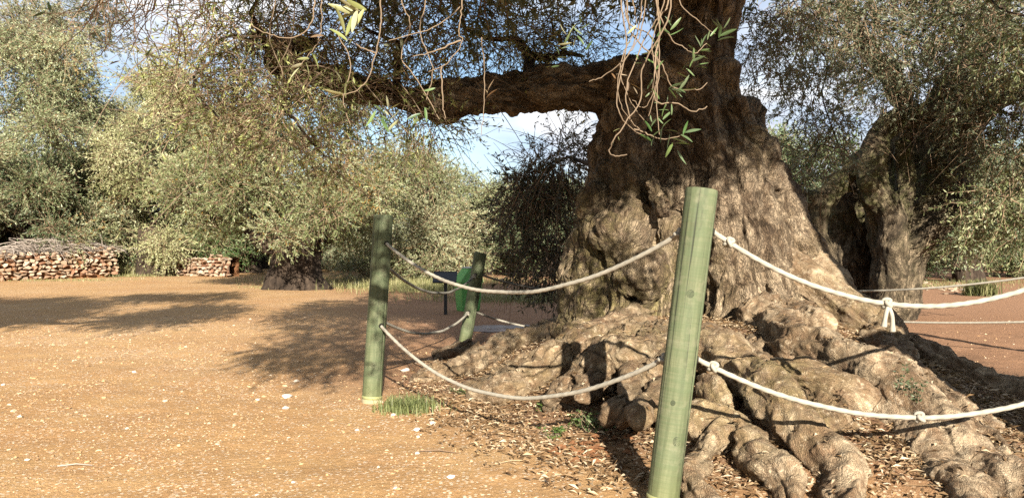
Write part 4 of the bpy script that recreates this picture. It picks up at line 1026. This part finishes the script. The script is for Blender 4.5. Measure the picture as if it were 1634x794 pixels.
# ------------------------------------------------------------------ sign and bin by the far post
sp = G(711, 501); zs = float(H(sp[0], sp[1]))
t = thing('lectern_sign', 'black lectern sign on a single post, seen from behind left of the green bin', 'sign', (sp[0], sp[1], zs))
mb = MB(); box_mb(mb, (sp[0], sp[1], zs + .27), (.05, .05, .60)); mb.build('post', SIGN_BLACK, t)
ca, sa = math.cos(.6), math.sin(.6); RX = [[1, 0, 0], [0, ca, sa], [0, -sa, ca]]
RXm = np.array([[1, 0, 0], [0, ca, -sa], [0, sa, ca]])
mb = MB(); box_mb(mb, (sp[0] - .01, sp[1], zs + .60), (.36, .27, .018), RXm); mb.build('panel', SIGN_BLACK, t)
mb = MB()
for ox, oy, sx, sy in ((0, .137, .376, .012), (0, -.137, .376, .012), (.184, 0, .012, .262), (-.184, 0, .012, .262)):
    box_mb(mb, np.array([sp[0] - .01, sp[1], zs + .60]) + RXm @ np.array([ox, oy, 0]), (sx, sy, .026), RXm)
mb.build('frame', SIGN_BLACK, t)
bp = G(747, 496); zb = float(H(bp[0], bp[1]))
t = thing('litter_bin', 'green plastic litter bin with sloping hood half hidden by the small leaning post', 'bin', (bp[0], bp[1], zb))
BR = np.array([[math.cos(.45), -math.sin(.45), 0], [math.sin(.45), math.cos(.45), 0], [0, 0, 1]])
def bin_part(name, rows, mat):
    """a prism: rows of (z, x0, x1, y0, y1), turned a little and tapering"""
    mb = MB(); v = [[x, y, z] for z, x0, x1, y0, y1 in rows for x, y in ((x0, y0), (x1, y0), (x1, y1), (x0, y1))]
    v = np.array(v) @ BR.T + [bp[0], bp[1], zb]; n = len(rows)
    f = [[4 * k + q, 4 * k + (q + 1) % 4, 4 * k + 4 + (q + 1) % 4, 4 * k + 4 + q] for k in range(n - 1) for q in range(4)] + [[3, 2, 1, 0], [4 * n - 4, 4 * n - 3, 4 * n - 2, 4 * n - 1]]
    mb.add(v, f); return mb.build(name, mat, t)
bin_part('body', [(0, -.15, .15, -.13, .13), (.06, -.16, .16, -.14, .14), (.47, -.185, .185, -.16, .16)], BIN_GREEN)
bin_part('hood', [(.475, -.20, .20, -.175, .175), (.50, -.20, .20, -.175, .175), (.70, -.06, .19, -.16, .165), (.715, -.05, .18, -.15, .16)], BIN_GREEN)
bin_part('opening', [(.53, .0, .17, -.180, -.168), (.64, .02, .17, -.172, -.160)], BLACK_HOLE)
bin_part('top_rim', [(.717, -.06, .19, -.16, .165), (.735, -.06, .19, -.16, .165)], BIN_WHITE)

# ------------------------------------------------------------------ dry-stone walls
def rock_mesh(seed, name, flat=.75, n=16):
    rng = np.random.default_rng(seed); bm = bmesh.new()
    for p in unit(rng.normal(size=(n, 3))) * .5 * rng.uniform(.85, 1.1, (n, 1)) * [1, .9, flat]: bm.verts.new(p)
    bmesh.ops.convex_hull(bm, input=bm.verts)
    for vv in [q for q in bm.verts if not q.link_faces]: bm.verts.remove(vv)
    me = bpy.data.meshes.new(name); bm.to_mesh(me); bm.free(); me.materials.append(STONE_PALE); return me
ROCKS = [rock_mesh(100 + k, 'stone', rng_f, 11) for k, rng_f in enumerate((.7, .8, .65, .9, .75, .85, .6, .8))]
def dry_wall(a, b, za, zb_, hgt, label, n_max, seed, red_low=.6):
    rng = np.random.default_rng(seed); a, b = np.array(a), np.array(b); d = unit(b - a); L = np.linalg.norm(b - a); nrm_ = np.array([d[1], -d[0]])
    if nrm_[1] > 0: nrm_ = -nrm_
    mid = (a + b) / 2
    t = thing('dry_stone_wall', label, 'wall', (mid[0], mid[1], (za + zb_) / 2))
    mb = MB(); n = 24; u = np.linspace(.03, .96, n); hv = hgt * (.84 + .06 * np.sin(u * 9) + .03 * rng.normal(size=n))
    rows = []
    for k in range(n):
        c = a + d * L * u[k] - nrm_ * .26; z0 = za + (zb_ - za) * u[k]
        rows.append([[*(c + nrm_ * .18), z0 - .25], [*(c + nrm_ * .14), z0 + hv[k]], [*(c - nrm_ * .3), z0 + hv[k]], [*(c - nrm_ * .3), z0 - .25]])
    v = np.array(rows).reshape(-1, 3); f = [[4 * k + q, 4 * k + 4 + q, 4 * k + 5 + q, 4 * k + 1 + q] for k in range(n - 1) for q in range(3)]
    mb.add(v, f); mb.build('core', CLOD, t)
    cnt, z = 0, .02
    while z < hgt and cnt < n_max:
        ch = rng.uniform(.095, .155); s = -rng.uniform(0, .2)
        while s < L and cnt < n_max:
            w = rng.uniform(.11, .25) * (1.15 if rng.uniform() < .12 else 1); c = a + d * (s + w / 2)
            u_ = (s + w / 2) / L; top = hgt * (.92 + .07 * math.sin(u_ * 9) + .04 * rng.normal())
            s += w * rng.uniform(.92, 1.04)
            if z + ch * .4 > top: continue
            o = bpy.data.objects.new('stone', ROCKS[rng.integers(8)]); COL.objects.link(o); o.parent = t.o
            o.location = (c[0] - mid[0] + nrm_[0] * rng.uniform(-.04, .05), c[1] - mid[1] + nrm_[1] * rng.uniform(-.04, .05), za + (zb_ - za) * u_ + z + ch / 2 + rng.uniform(-.02, .02) - (za + zb_) / 2)
            o.rotation_euler = (rng.uniform(-.25, .25), rng.uniform(-.3, .3), math.atan2(d[1], d[0]) + rng.uniform(-.4, .4) + (math.pi if rng.uniform() < .5 else 0))
            o.scale = (w * 1.12, rng.uniform(.2, .3), ch * rng.uniform(1.3, 1.75))
            red = rng.uniform() < (red_low * (1.25 - 1.1 * z / hgt))
            o.material_slots[0].link = 'OBJECT'; o.material_slots[0].material = STONE_RED if red else STONE_PALE
            cnt += 1
        z += ch * .92
    return t
w1a, w1b = P(-26, 452, 23.0), P(184, 439, 26.0)
dry_wall(w1a[:2], w1b[:2], w1a[2] - .02, w1b[2] - .02, .98, 'long dry-stone wall of pale and red-stained rubble at the left with brushwood on top', 300, 5, .48)
w2a, w2b = P(246, 440, 27.6), P(366, 441, 25.8)
dry_wall(w2a[:2], w2b[:2], w2a[2] - .02, w2b[2] - .02, .74, 'short dry-stone wall in the shade of the olives, right of the weeping tree', 160, 6, .5)
# brushwood heap on the long wall
rng = np.random.default_rng(8); mb = MB()
for k in range(330):
    u = rng.normal(.42, .22); c = w1a + (w1b - w1a) * np.clip(u, 0, .95) + np.array([0, .5, .98]); hgt = .42 * math.exp(-((u - .42) / .3) ** 2)
    c = c + [rng.normal(0, .3), rng.normal(0, .4), rng.uniform(-.05, hgt)]; dr = unit([rng.normal(0, 1), rng.normal(0, .6), rng.normal(0, .25)]); L = rng.uniform(.4, 1.1)
    t_ = np.linspace(-.5, .5, 4)[:, None]; pts = c + L * (dr * t_ - np.array([0, 0, .5]) * t_ ** 2 + rng.normal(0, .3, 3) * t_ ** 2)
    v, f = tube(pts, [.009, .008, .006, .004], 3); mb.add(v, f, 0, rng.uniform(.3, 1))
tag(mb.build('brushwood_heap', STICK), 'heap of grey cut brushwood lying on top of the long stone wall', 'brushwood')

# ------------------------------------------------------------------ hanging twigs close to the camera
def leaf_mesh(kind):
    bm_v = []; n = 7; t = np.linspace(0, 1, n); w = np.sin(np.pi * np.clip(t, .02, .985) ** .85) ** .62 * .12; z = .06 * np.sin(t * 3 + kind) - .08 * t ** 2 * (kind % 3 - 1)
    v = np.concatenate([np.stack([-w, t, z + w * .35], -1), np.stack([0 * w, t, z], -1), np.stack([w, t, z + w * .35], -1)])
    f = []
    for k in range(n - 1): f += [[k, n + k, n + k + 1, k + 1], [n + k, 2 * n + k, 2 * n + k + 1, n + k + 1]]
    return v, f
NEAR_COL = {'green': OLIVE_GREEN, 'pale': OLIVE_YELLOW, 'brown': LITTER}
LEAFS = {}
for cname, mt in NEAR_COL.items():
    for k in range(4):
        v, f = leaf_mesh(k); mb = MB(); mb.add(v, f, 0, {'green': .40 + .09 * k, 'pale': .45 + .15 * k, 'brown': .22 + .1 * k}[cname]); LEAFS[cname, k] = mb.mesh('leaf', [mt], smooth=True)
BOUGH = spline([(1.72, 6.9, 3.5), (1.25, 5.0, 3.25), (.75, 3.1, 2.65), (.42, 2.2, 2.27), (0, 2.05, 2.14), (-.40, 2.0, 2.08), (-.75, 2.4, 2.28), (-1.15, 2.9, 2.42), (-1.7, 3.2, 2.55)], 60)
mb = MB(); capped(mb, BOUGH, np.linspace(.10, .014, 60), 9, 0, .2); mb.build('limb', BARK_FAR, TREE, True)
def near_spray(lines, leaves, seed, mat=TWIG_PALE, r0=.0024):
    """one spray of bare shoots with its leaves, each leaf an object of its own"""
    rng = np.random.default_rng(seed); mb = MB()
    for pts in lines:
        c = np.array([P(px, py, Y) for px, py, Y in pts]); n = 5 * len(c)
        if pts[0][1] < -100:                                  # starts on the bough overhead
            c[0] = BOUGH[np.argmin(np.linalg.norm((BOUGH - c[1]) * [1, .6, .6], axis=1))]
        L = spline(c, n) + rng.normal(0, .0012, (n, 3)); v, f = tube(L, np.linspace(r0, r0 * .5, n) * rng.uniform(.8, 1.15), 6); mb.add(v, f, 0, rng.uniform(.3, 1))
    ho = mb.build('hanging_twig', mat, TREE, True)
    for (px, py, Y, n, spread, lpx, kind, ang) in leaves:
        for k in range(n):
            u_ = (k / max(1, n - 1) - .5) * 2; ar = math.radians(ang)
            c = P(px + u_ * spread * 1.3 * math.cos(ar), py - u_ * spread * 1.3 * math.sin(ar) + rng.uniform(-2, 2), Y + rng.uniform(-.02, .02))
            o = bpy.data.objects.new('leaf', LEAFS[kind, rng.integers(4)]); COL.objects.link(o); o.parent = ho
            o.location = c - np.array(TREE.loc)
            a = ar + (1 if k % 2 else -1) * rng.uniform(.45, 1.15) if k < n - 1 else ar
            d = Vector((math.cos(a), rng.normal(-.2, .45), math.sin(a)))
            o.rotation_mode = 'QUATERNION'; o.rotation_quaternion = d.to_track_quat('Y', 'Z') @ __import__('mathutils').Quaternion((0, 1, 0), rng.uniform(-1.3, 1.3))
            s = lpx / FPX * Y * rng.uniform(.65, 1.1); o.scale = (s * .82, s, s)
    return ho
Y1 = 2.05
L1 = lambda *p, Y=Y1, x0=None, top=-260: [((x0 if x0 is not None else p[0][0] + 12), top, Y + .1), (p[0][0] + 4, p[0][1] - 90, Y + .04)] + [(a, b, Y + .02 * math.sin(a * .1)) for a, b in p]
near_spray([L1((990, 0), (1000, 70), (985, 150), (990, 185), (1015, 210), (1030, 216)), L1((1030, 0), (1020, 60), (1000, 90), (985, 130), (992, 170), (1012, 200)), L1((1050, 0), (1052, 90), (1048, 160), (1052, 215), Y=2.0),
            L1((1070, 0), (1062, 40), (1025, 110), (1022, 160), (985, 215), (972, 240), (980, 249), (1000, 246), Y=1.98), L1((1000, 0), (1012, 60), (1055, 100), (1072, 138), (1110, 143), (1128, 133), Y=2.1),
            L1((1085, 0), (1110, 30), (1140, 55), Y=2.12), L1((1050, 10), (1070, 60), (1090, 75), (1110, 85), (1128, 68), Y=2.02), L1((1020, 40), (1000, 90), (962, 122), (940, 130), Y=2.08),
            L1((1045, 100), (1046, 160), (1080, 164), (1105, 178), (1128, 170), Y=2.04), [(1012, 205, 2.03), (1035, 215, 2.02), (1060, 222, 2.0), (1092, 214, 1.98)],
            L1((1010, 0), (1015, 40), (990, 100), (1000, 150), (1030, 195), Y=2.14), L1((1060, 0), (1040, 70), (1048, 130), (1035, 185), Y=1.95), L1((1000, 30), (1040, 60), (1050, 120), (1030, 170), (1010, 160), Y=2.1),
            L1((1066, 0), (1058, 20), (1030, 60), (1000, 140), (1005, 190), (1020, 205), Y=2.06)],
           [(1070, 48, 2.02, 5, 8, 26, 'green', 80), (1112, 86, 2.02, 7, 12, 24, 'green', 60), (1076, 142, 2.0, 9, 8, 28, 'green', 0), (1150, 55, 2.12, 7, 8, 26, 'green', 60), (1040, 214, 2.0, 6, 14, 27, 'green', 90), (1070, 220, 2.0, 7, 16, 30, 'green', -60),
            (1090, 214, 1.98, 3, 3, 24, 'green', 10), (1006, 135, 2.05, 3, 5, 24, 'brown', -60), (980, 118, 2.08, 2, 3, 20, 'brown', 0), (1032, 150, 2.05, 2, 5, 20, 'green', 70), (1058, 195, 2.02, 4, 6, 22, 'green', 90), (1048, 60, 2.02, 5, 14, 20, 'green', 80), (1020, 90, 2.05, 4, 12, 18, 'green', 60), (1046, 110, 2.04, 6, 16, 20, 'green', 95), (1000, 60, 2.1, 4, 10, 18, 'pale', 75), (1098, 110, 2.08, 6, 14, 22, 'green', 20), (1062, 170, 2.04, 5, 12, 20, 'green', 130), (1125, 70, 2.1, 5, 10, 20, 'green', 50), (985, 215, 2.0, 3, 8, 16, 'pale', 240), (930, 60, 2.3, 6, 16, 22, 'green', 100), (890, 90, 2.5, 6, 16, 20, 'green', 60)], 71)
Y2 = 1.9
L2 = lambda *p, Y=Y2, top=-200: [(p[0][0] + 10, top, Y + .08), (p[0][0] + 3, p[0][1] - 70, Y + .03)] + [(a, b, Y) for a, b in p]
near_spray([L2((607, 0), (608, 40), (600, 85), (585, 130), (562, 147), (525, 155)), L2((512, 0), (513, 35), (505, 70), (480, 105)), L2((738, 0), (735, 30), (732, 55), (738, 65), (715, 100), (685, 115), Y=2.1), L2((735, -10), (735, 10), (690, 45), (620, 65), Y=2.2),
            [(735, 65, 2.1), (700, 80, 2.1), (660, 90, 2.12)], [(768, 60, 2.4), (773, 110, 2.4), (772, 170, 2.4), (768, 215, 2.4)], [(705, 105, 2.1), (706, 160, 2.1), (710, 190, 2.1)], L2((502, 0), (495, 40), (470, 60), (430, 55), (400, 40)),
            [(600, 84, 1.9), (575, 75, 1.9), (555, 60, 1.88), (545, 48, 1.88)], L2((640, 0), (655, 40), (640, 90), (668, 130), (700, 190), Y=2.3), L2((440, 0), (430, 60), (450, 120), (440, 190), Y=2.4), L2((680, 0), (670, 50), (690, 110), (680, 160), Y=2.4),
            L2((560, 0), (540, 50), (560, 100), (548, 160), (560, 200), Y=2.3), L2((470, 0), (465, 60), (440, 110), (400, 140), Y=2.3)],
           [(575, 18, 1.88, 8, 8, 46, 'pale', 200), (553, 62, 1.88, 4, 8, 40, 'pale', 110), (548, 146, 1.9, 4, 10, 42, 'pale', 110), (490, 95, 1.9, 6, 14, 30, 'pale', 230), (680, 165, 2.1, 6, 22, 26, 'green', 240), (620, 190, 2.3, 6, 14, 28, 'pale', 90), (600, 175, 2.3, 5, 14, 30, 'green', -60), (778, 150, 2.4, 3, 4, 22, 'brown', 70),
            (515, 60, 1.9, 2, 4, 24, 'brown', 250), (560, 175, 2.3, 5, 12, 26, 'green', 200), (910, 65, 2.3, 4, 10, 26, 'pale', 120)], 72)
rng = np.random.default_rng(73); ll = []
for k in range(46):                                           # thin bare arcs at the upper left
    x0 = rng.uniform(150, 330); Y = rng.uniform(2.6, 3.6); x, y = x0, rng.uniform(-20, 10); p = [(x0 + rng.uniform(-20, 40), -160, Y + .1), (x, y, Y)]
    a = rng.uniform(-2.6, -.9); da = rng.normal(0, .35)
    for s in range(rng.integers(3, 6)):
        x += 30 * math.cos(a) * rng.uniform(.7, 1.3); y -= 30 * math.sin(a) * rng.uniform(.6, 1.1); a += da + rng.normal(0, .2); p.append((x, y, Y + rng.uniform(-.05, .05)))
    ll.append(p)
near_spray(ll, [(70, 20, 2.6, 4, 8, 22, 'green', 180), (268, 100, 2.6, 3, 8, 20, 'pale', 160), (240, 82, 2.6, 2, 4, 16, 'green', 250), (305, 6, 2.0, 2, 8, 36, 'green', 200), (190, 105, 2.8, 2, 6, 16, 'brown', 260), (285, 55, 2.6, 3, 6, 18, 'brown', 100)], 74, TWIG, .0021)

# ------------------------------------------------------------------ stones, litter, weeds, grass
def small_rock(rng):
    p = unit(np.array([[1, 0, 0], [-1, 0, 0], [0, 1, 0], [0, -1, 0], [0, 0, 1], [.2, .1, -1.]]) + rng.normal(0, .28, (6, 3))) * rng.uniform(.4, .62, (6, 1)) * [1.15, 1, .6]
    return p, np.array([[0, 2, 4], [2, 1, 4], [1, 3, 4], [3, 0, 4], [2, 0, 5], [1, 2, 5], [3, 1, 5], [0, 3, 5]])
rng = np.random.default_rng(81); mb = MB()
n = 56000; Yg = 2.6 * (12 / 2.6) ** rng.uniform(0, 1, n) ** 1.0; Xg = rng.uniform(-.80, .72, n) * Yg * .92
pp = np.stack([Xg, Yg, 0 * Xg], -1); dens = .35 + .5 * (fbm(pp * 1.3, 3)) + .25 * fbm(pp * .4 + 7, 2)
dens *= 1 - np.clip(red_mask(Xg, Yg) * 1.05, 0, .93); dens += .05
keep = rng.uniform(0, 1, n) < dens; Xg, Yg = Xg[keep], Yg[keep]; n = len(Xg)
sz = np.clip(.0075 * np.exp(rng.normal(0, .5, n)), .003, .028) * np.clip(Yg / 4.5, .75, 1.6)
zg = H(Xg, Yg); rocks = [small_rock(rng) for _ in range(14)]; wh = rng.integers(0, 14, n)
for k, (rv, rf) in enumerate(rocks):
    w = np.where(wh == k)[0]; a = rng.uniform(0, 6.283, len(w)); c, s = np.cos(a), np.sin(a)
    x = rv[None, :, 0] * c[:, None] - rv[None, :, 1] * s[:, None]; y = rv[None, :, 0] * s[:, None] + rv[None, :, 1] * c[:, None]; z = np.broadcast_to(rv[None, :, 2], x.shape)
    vv = np.stack([x, y, z], -1) * sz[w][:, None, None] * rng.uniform(.8, 1.3, (len(w), 1, 3)) + np.stack([Xg[w], Yg[w], zg[w] + sz[w] * .10], -1)[:, None]
    mb.add(vv.reshape(-1, 3), (rf[None] + (np.arange(len(w)) * 6)[:, None, None]).reshape(-1, 3), 0, np.repeat(rng.uniform(0, 1, len(w)), 8))
tag(mb.build('gravel', GRAVEL), kind='stuff')
PEB = [rock_mesh(300 + k, 'pebble', .55, 22) for k in range(6)]
for m_ in PEB: m_.materials[0] = PEBBLE
def pebble(px, py, wpx, label, group=None, k=0, mat=None, z=None):
    c = G(px, py, 0.0 if z is None else z); zz = float(H(c[0], c[1]))
    c = G(px, py, zz); zz = float(H(c[0], c[1])); s = wpx / FPX * c[1]
    o = bpy.data.objects.new('stone', PEB[k % 6]); COL.objects.link(o); o.location = (c[0], c[1], zz + s * .12); o.scale = (s, s * .9, s * .8); o.rotation_euler = (0, 0, k * 1.3)
    tag(o, label, 'stone', group)
    if mat: o.material_slots[0].link = 'OBJECT'; o.material_slots[0].material = mat
for k, a in enumerate(((646, 592, 17, 'white stone at the edge of the shade just right of the dappled post'), (665, 686, 14, 'white stone in front of the grass tuft, the nearer of the two there'), (690, 676, 14, 'flat white stone just right of the grass tuft'), (720, 762, 15, 'bright white stone alone near the bottom edge, well left of the nearest post'),
                       (812, 785, 12, 'round orange-tan stone at the bottom edge left of the nearest post'), (458, 634, 18, 'flat cream stone on the gravel left of the dappled post'), (456, 652, 14, 'cream stone lying just below the flat cream stone on the gravel'), (606, 642, 12, 'pale stone wedged against the foot of the dappled post'))):
    pebble(a[0], a[1], a[2], a[3], None, k, STONE_RED if 'orange' in a[3] else None)
rng = np.random.default_rng(83)
for k in range(46):
    px, py = rng.uniform(5, 760), rng.uniform(590, 792)
    pebble(px, py, rng.uniform(7, 11), 'small pale stone loose on the left-hand gravel', 'small pale stones on the gravel', k, GRAVEL if rng.uniform() < .6 else None)
# pale stones round the foot of the right-hand olive
for k in range(40):
    px, py = rng.normal(1512, 30), rng.normal(460, 5)
    pebble(px, py, rng.uniform(5, 12), 'pale field stone at the foot of the low green olive on the right', 'field stones under the right olive', k, STONE_PALE)
for k in range(7):
    pebble(rng.uniform(515, 620), rng.uniform(449, 456), rng.uniform(7, 13), 'pale stone on the verge right of the thick dark trunk', 'stones on the verge', k, PEBBLE if k < 3 else STONE_PALE)
# red clods dug up beside the weeds
mb = MB(); c0 = G(935, 715, .02)
for k in range(60):
    c = c0 + [rng.normal(0, .11), rng.normal(0, .12), 0]; s = rng.uniform(.02, .06); rv, rf = small_rock(rng)
    mb.add(rv * s + [c[0], c[1], float(H(c[0], c[1])) + s * .25], rf)
tag(mb.build('earth_clods', CLOD), kind='stuff')

# fallen leaves: on the mound between the roots, and lying on the roots
rng = np.random.default_rng(85)
n = 110000; X = rng.uniform(-1.0, 3.3, n); Yl = rng.uniform(2.7, 7.2, n)
q_ = np.sqrt(((X - TC[0]) / np.where(X < TC[0], 2.6, 3.0)) ** 2 + ((Yl - TC[1]) / 4.0) ** 2)
dn = np.clip((1.12 - q_) / .25, 0, 1) * (.62 + .55 * fbm(np.stack([X, Yl, 0 * X], -1) * 1.7, 3)) * np.clip(1.25 - Yl / 8.5, .1, 1)
keep = rng.uniform(0, 1, n) < dn * .85; X, Yl = X[keep], Yl[keep]
b1 = np.stack([X, Yl, H(X, Yl) + .006 + rng.uniform(0, .012, len(X))], -1)
m = (ROOT_N[:, 2] > .72) & (ROOT_V[:, 2] < .65) & (ROOT_V[:, 1] < 6.6) & (ROOT_V[:, 1] > 2.6)
cand = np.where(m)[0]; cand = cand[rng.uniform(0, 1, len(cand)) < .012 * (1 + .8 * perlin(ROOT_V[cand] * 2.0))]
b2 = ROOT_V[cand] + ROOT_N[cand] * .006
b = np.vstack([b1, b2]); n = len(b); a = rng.uniform(0, 6.283, n)
d = np.stack([np.cos(a), np.sin(a), rng.normal(.02, .16, n)], -1)
side = unit(np.stack([-np.sin(a), np.cos(a), rng.normal(0, .35, n)], -1)); L = rng.uniform(.032, .062, n)[:, None]; W_ = rng.uniform(.009, .017, n)[:, None]
mdl = b + d * L * .5 + np.array([0, 0, .004])
lv = np.stack([b, mdl + side * W_ * .5 + np.array([0, 0, .003]), b + d * L, mdl - side * W_ * .5 + np.array([0, 0, .003])], 1)
mb = MB(); mb.add(lv.reshape(-1, 3), np.arange(n * 4).reshape(-1, 4), 0, rng.uniform(0, 1, n))
for k in range(500):                                          # bits of twig among them
    i_ = rng.integers(len(b1)); c = b1[i_]; dr = unit([rng.normal(), rng.normal(), rng.normal(0, .12)]); ln = rng.uniform(.05, .22)
    v, f = tube(np.array([c, c + dr * ln * .5 + [0, 0, .01], c + dr * ln]), .0018, 3); mb.add(v, f, 0, rng.uniform(.2, .9))
tag(mb.build('leaf_litter', LITTER), kind='stuff')
# a few fallen sticks on the path
for k, (px, py, ln, an, lab) in enumerate(((700, 725, .20, -.2, 'thin dark stick lying on the bare orange earth, near the lone white stone'), (120, 745, .16, .1, 'pale thin stick on the gravel at lower left'))):
    c = G(px, py); c[2] = float(H(c[0], c[1])) + .006; dr = np.array([math.cos(an), math.sin(an), 0]); mb = MB()
    capped(mb, np.array([c - dr * ln / 2, c + [0, .01, .006], c + dr * ln / 2]), [.004, .0035, .002], 5, 0, .2 if k == 0 else .9); tag(mb.build('stick', TWIG if k == 0 else STICK), lab, 'stick')

def blades(mb, cx, cy, n, rx, ry, h, w, rng, lean=.5, tone=.4, zf=None):
    x = cx + rng.normal(0, 1, n) * rx; y = cy + rng.normal(0, 1, n) * ry; z = H(x, y) if zf is None else np.full(n, zf)
    a = rng.uniform(0, 6.283, n); hh = h * rng.uniform(.5, 1.15, n); le = rng.uniform(.1, 1, n) * lean
    b = np.stack([x, y, z - .005], -1); dv = np.stack([np.cos(a), np.sin(a), 0 * a], -1); s = np.stack([-np.sin(a), np.cos(a), 0 * a], -1)
    m1 = b + dv * (hh * le * .35)[:, None] + np.array([0, 0, 1]) * (hh * .6)[:, None]; tp = b + dv * (hh * le)[:, None] + np.array([0, 0, 1]) * (hh * (1 - .35 * le))[:, None]
    q1 = np.stack([b - s * w / 2, b + s * w / 2, m1 + s * w * .4, m1 - s * w * .4], 1); q2 = np.stack([m1 - s * w * .4, m1 + s * w * .4, tp + s * w * .06, tp - s * w * .06], 1)
    r = np.clip(tone + rng.normal(0, .22, n), 0, 1)
    mb.add(q1.reshape(-1, 3), np.arange(4 * n).reshape(-1, 4), 0, r); mb.add(q2.reshape(-1, 3), np.arange(4 * n).reshape(-1, 4), 0, np.clip(r + .08, 0, 1))
rng = np.random.default_rng(87)
c = G(650, 655); mb = MB(); blades(mb, c[0], c[1], 760, .085, .075, .11, .006, rng, 1.0, .42); tag(mb.build('grass_tuft', TUFT), 'low spiky green grass tuft beside the foot of the dappled post', 'grass tuft')
def weed(px, py, zg, r, hgt, nst, label, name='weed', mat=WEED, leaf=(.022, .010)):
    c = G(px, py, zg); z0 = float(H(c[0], c[1])) if zg < .15 else c[2]
    mb = MB()
    for k in range(nst):
        o = np.array([c[0] + rng.normal(0, r * .4), c[1] + rng.normal(0, r * .4), z0 - .01]); tip = o + [rng.normal(0, r * .7), rng.normal(0, r * .5), hgt * rng.uniform(.6, 1.1)]
        pts = spline([o, (o + tip) / 2 + rng.normal(0, .012, 3), tip], 7); v, f = tube(pts, np.linspace(.0022, .001, 7), 4); mb.add(v, f, 1, .6)
        nl = 16; i_ = rng.integers(1, 7, nl); a = rng.uniform(0, 6.283, nl); d = np.stack([np.cos(a), np.sin(a), rng.uniform(-.1, .9, nl)], -1)
        lq = leaf_quads(pts[i_], d, leaf[0] * rng.uniform(.7, 1.3, nl), leaf[1] * rng.uniform(.8, 1.2, nl), rng); mb.add(lq.reshape(-1, 3), np.arange(nl * 4).reshape(-1, 4), 0, np.clip(rng.normal(.5, .25, nl), 0, 1))
    return tag(mb.build(name, [mat, TWIG_PALE]), label, 'weed' if name == 'weed' else 'plant')
weed(955, 690, .05, .10, .11, 30, 'bushy green weed at the edge of the post shadow')
weed(887, 690, .03, .05, .06, 10, 'small green weed left of the bushy weed')
weed(918, 684, .03, .05, .08, 8, 'thin-stemmed weed between the two greener weeds')
weed(868, 645, .08, .05, .06, 6, 'small yellowish weed in the leaf litter under the lower rope')
weed(728, 617, .06, .06, .05, 6, 'tiny yellow-green weed at the tip of the left roots')
weed(1315, 515, .42, .12, .26, 26, 'clump of leafy olive suckers growing at the base of the right buttress', 'olive_sucker', OLIVE_GREEN, (.03, .011))
weed(1435, 625, .42, .03, .13, 4, 'thin upright sprout on the crest of the right root', 'olive_sucker', OLIVE_GREEN, (.022, .009))
weed(1465, 640, .40, .04, .10, 5, 'little grey-green sprout between the lit root and the shaded ridge', 'olive_sucker', OLIVE_GREEN, (.022, .009))
c = G(1566, 472); mb = MB(); blades(mb, c[0], c[1], 700, .13, .12, .40, .02, rng, 1.0, .45); tag(mb.build('grass_tuft', GRASS), 'bright green grass clump beside the pale stones at the right', 'grass tuft')
# verges of rough grass
mb = MB()
for px, Y, n, rx, ry, h in ((90, 23.6, 500, 1.6, .35, .16), (210, 26.3, 350, .8, .4, .3), (160, 27.2, 500, .9, .6, 1.1), (560, 21.5, 700, 1.1, .6, .30), (660, 20.5, 1300, .9, 1.2, .62), (690, 19, 500, .5, .6, .5), (790, 16, 700, .9, .7, .32), (850, 15.5, 700, .6, .6, .32), (740, 24, 900, 1.6, 1.2, .5), (900, 17, 500, .8, .8, .4),
                            (1500, 21, 500, .9, .8, .25), (1560, 24, 400, 1.3, .6, .3), (440, 20.2, 200, .6, .3, .14), (520, 24, 500, 1.5, 1, .4), (600, 26, 600, 1.5, 1, .5)):
    blades(mb, at_px(px, Y), Y, int(n * 1.6), rx, ry, h * .5, .010, rng, 1.1, .6)
tag(mb.build('verge_grass', GRASS), kind='stuff')
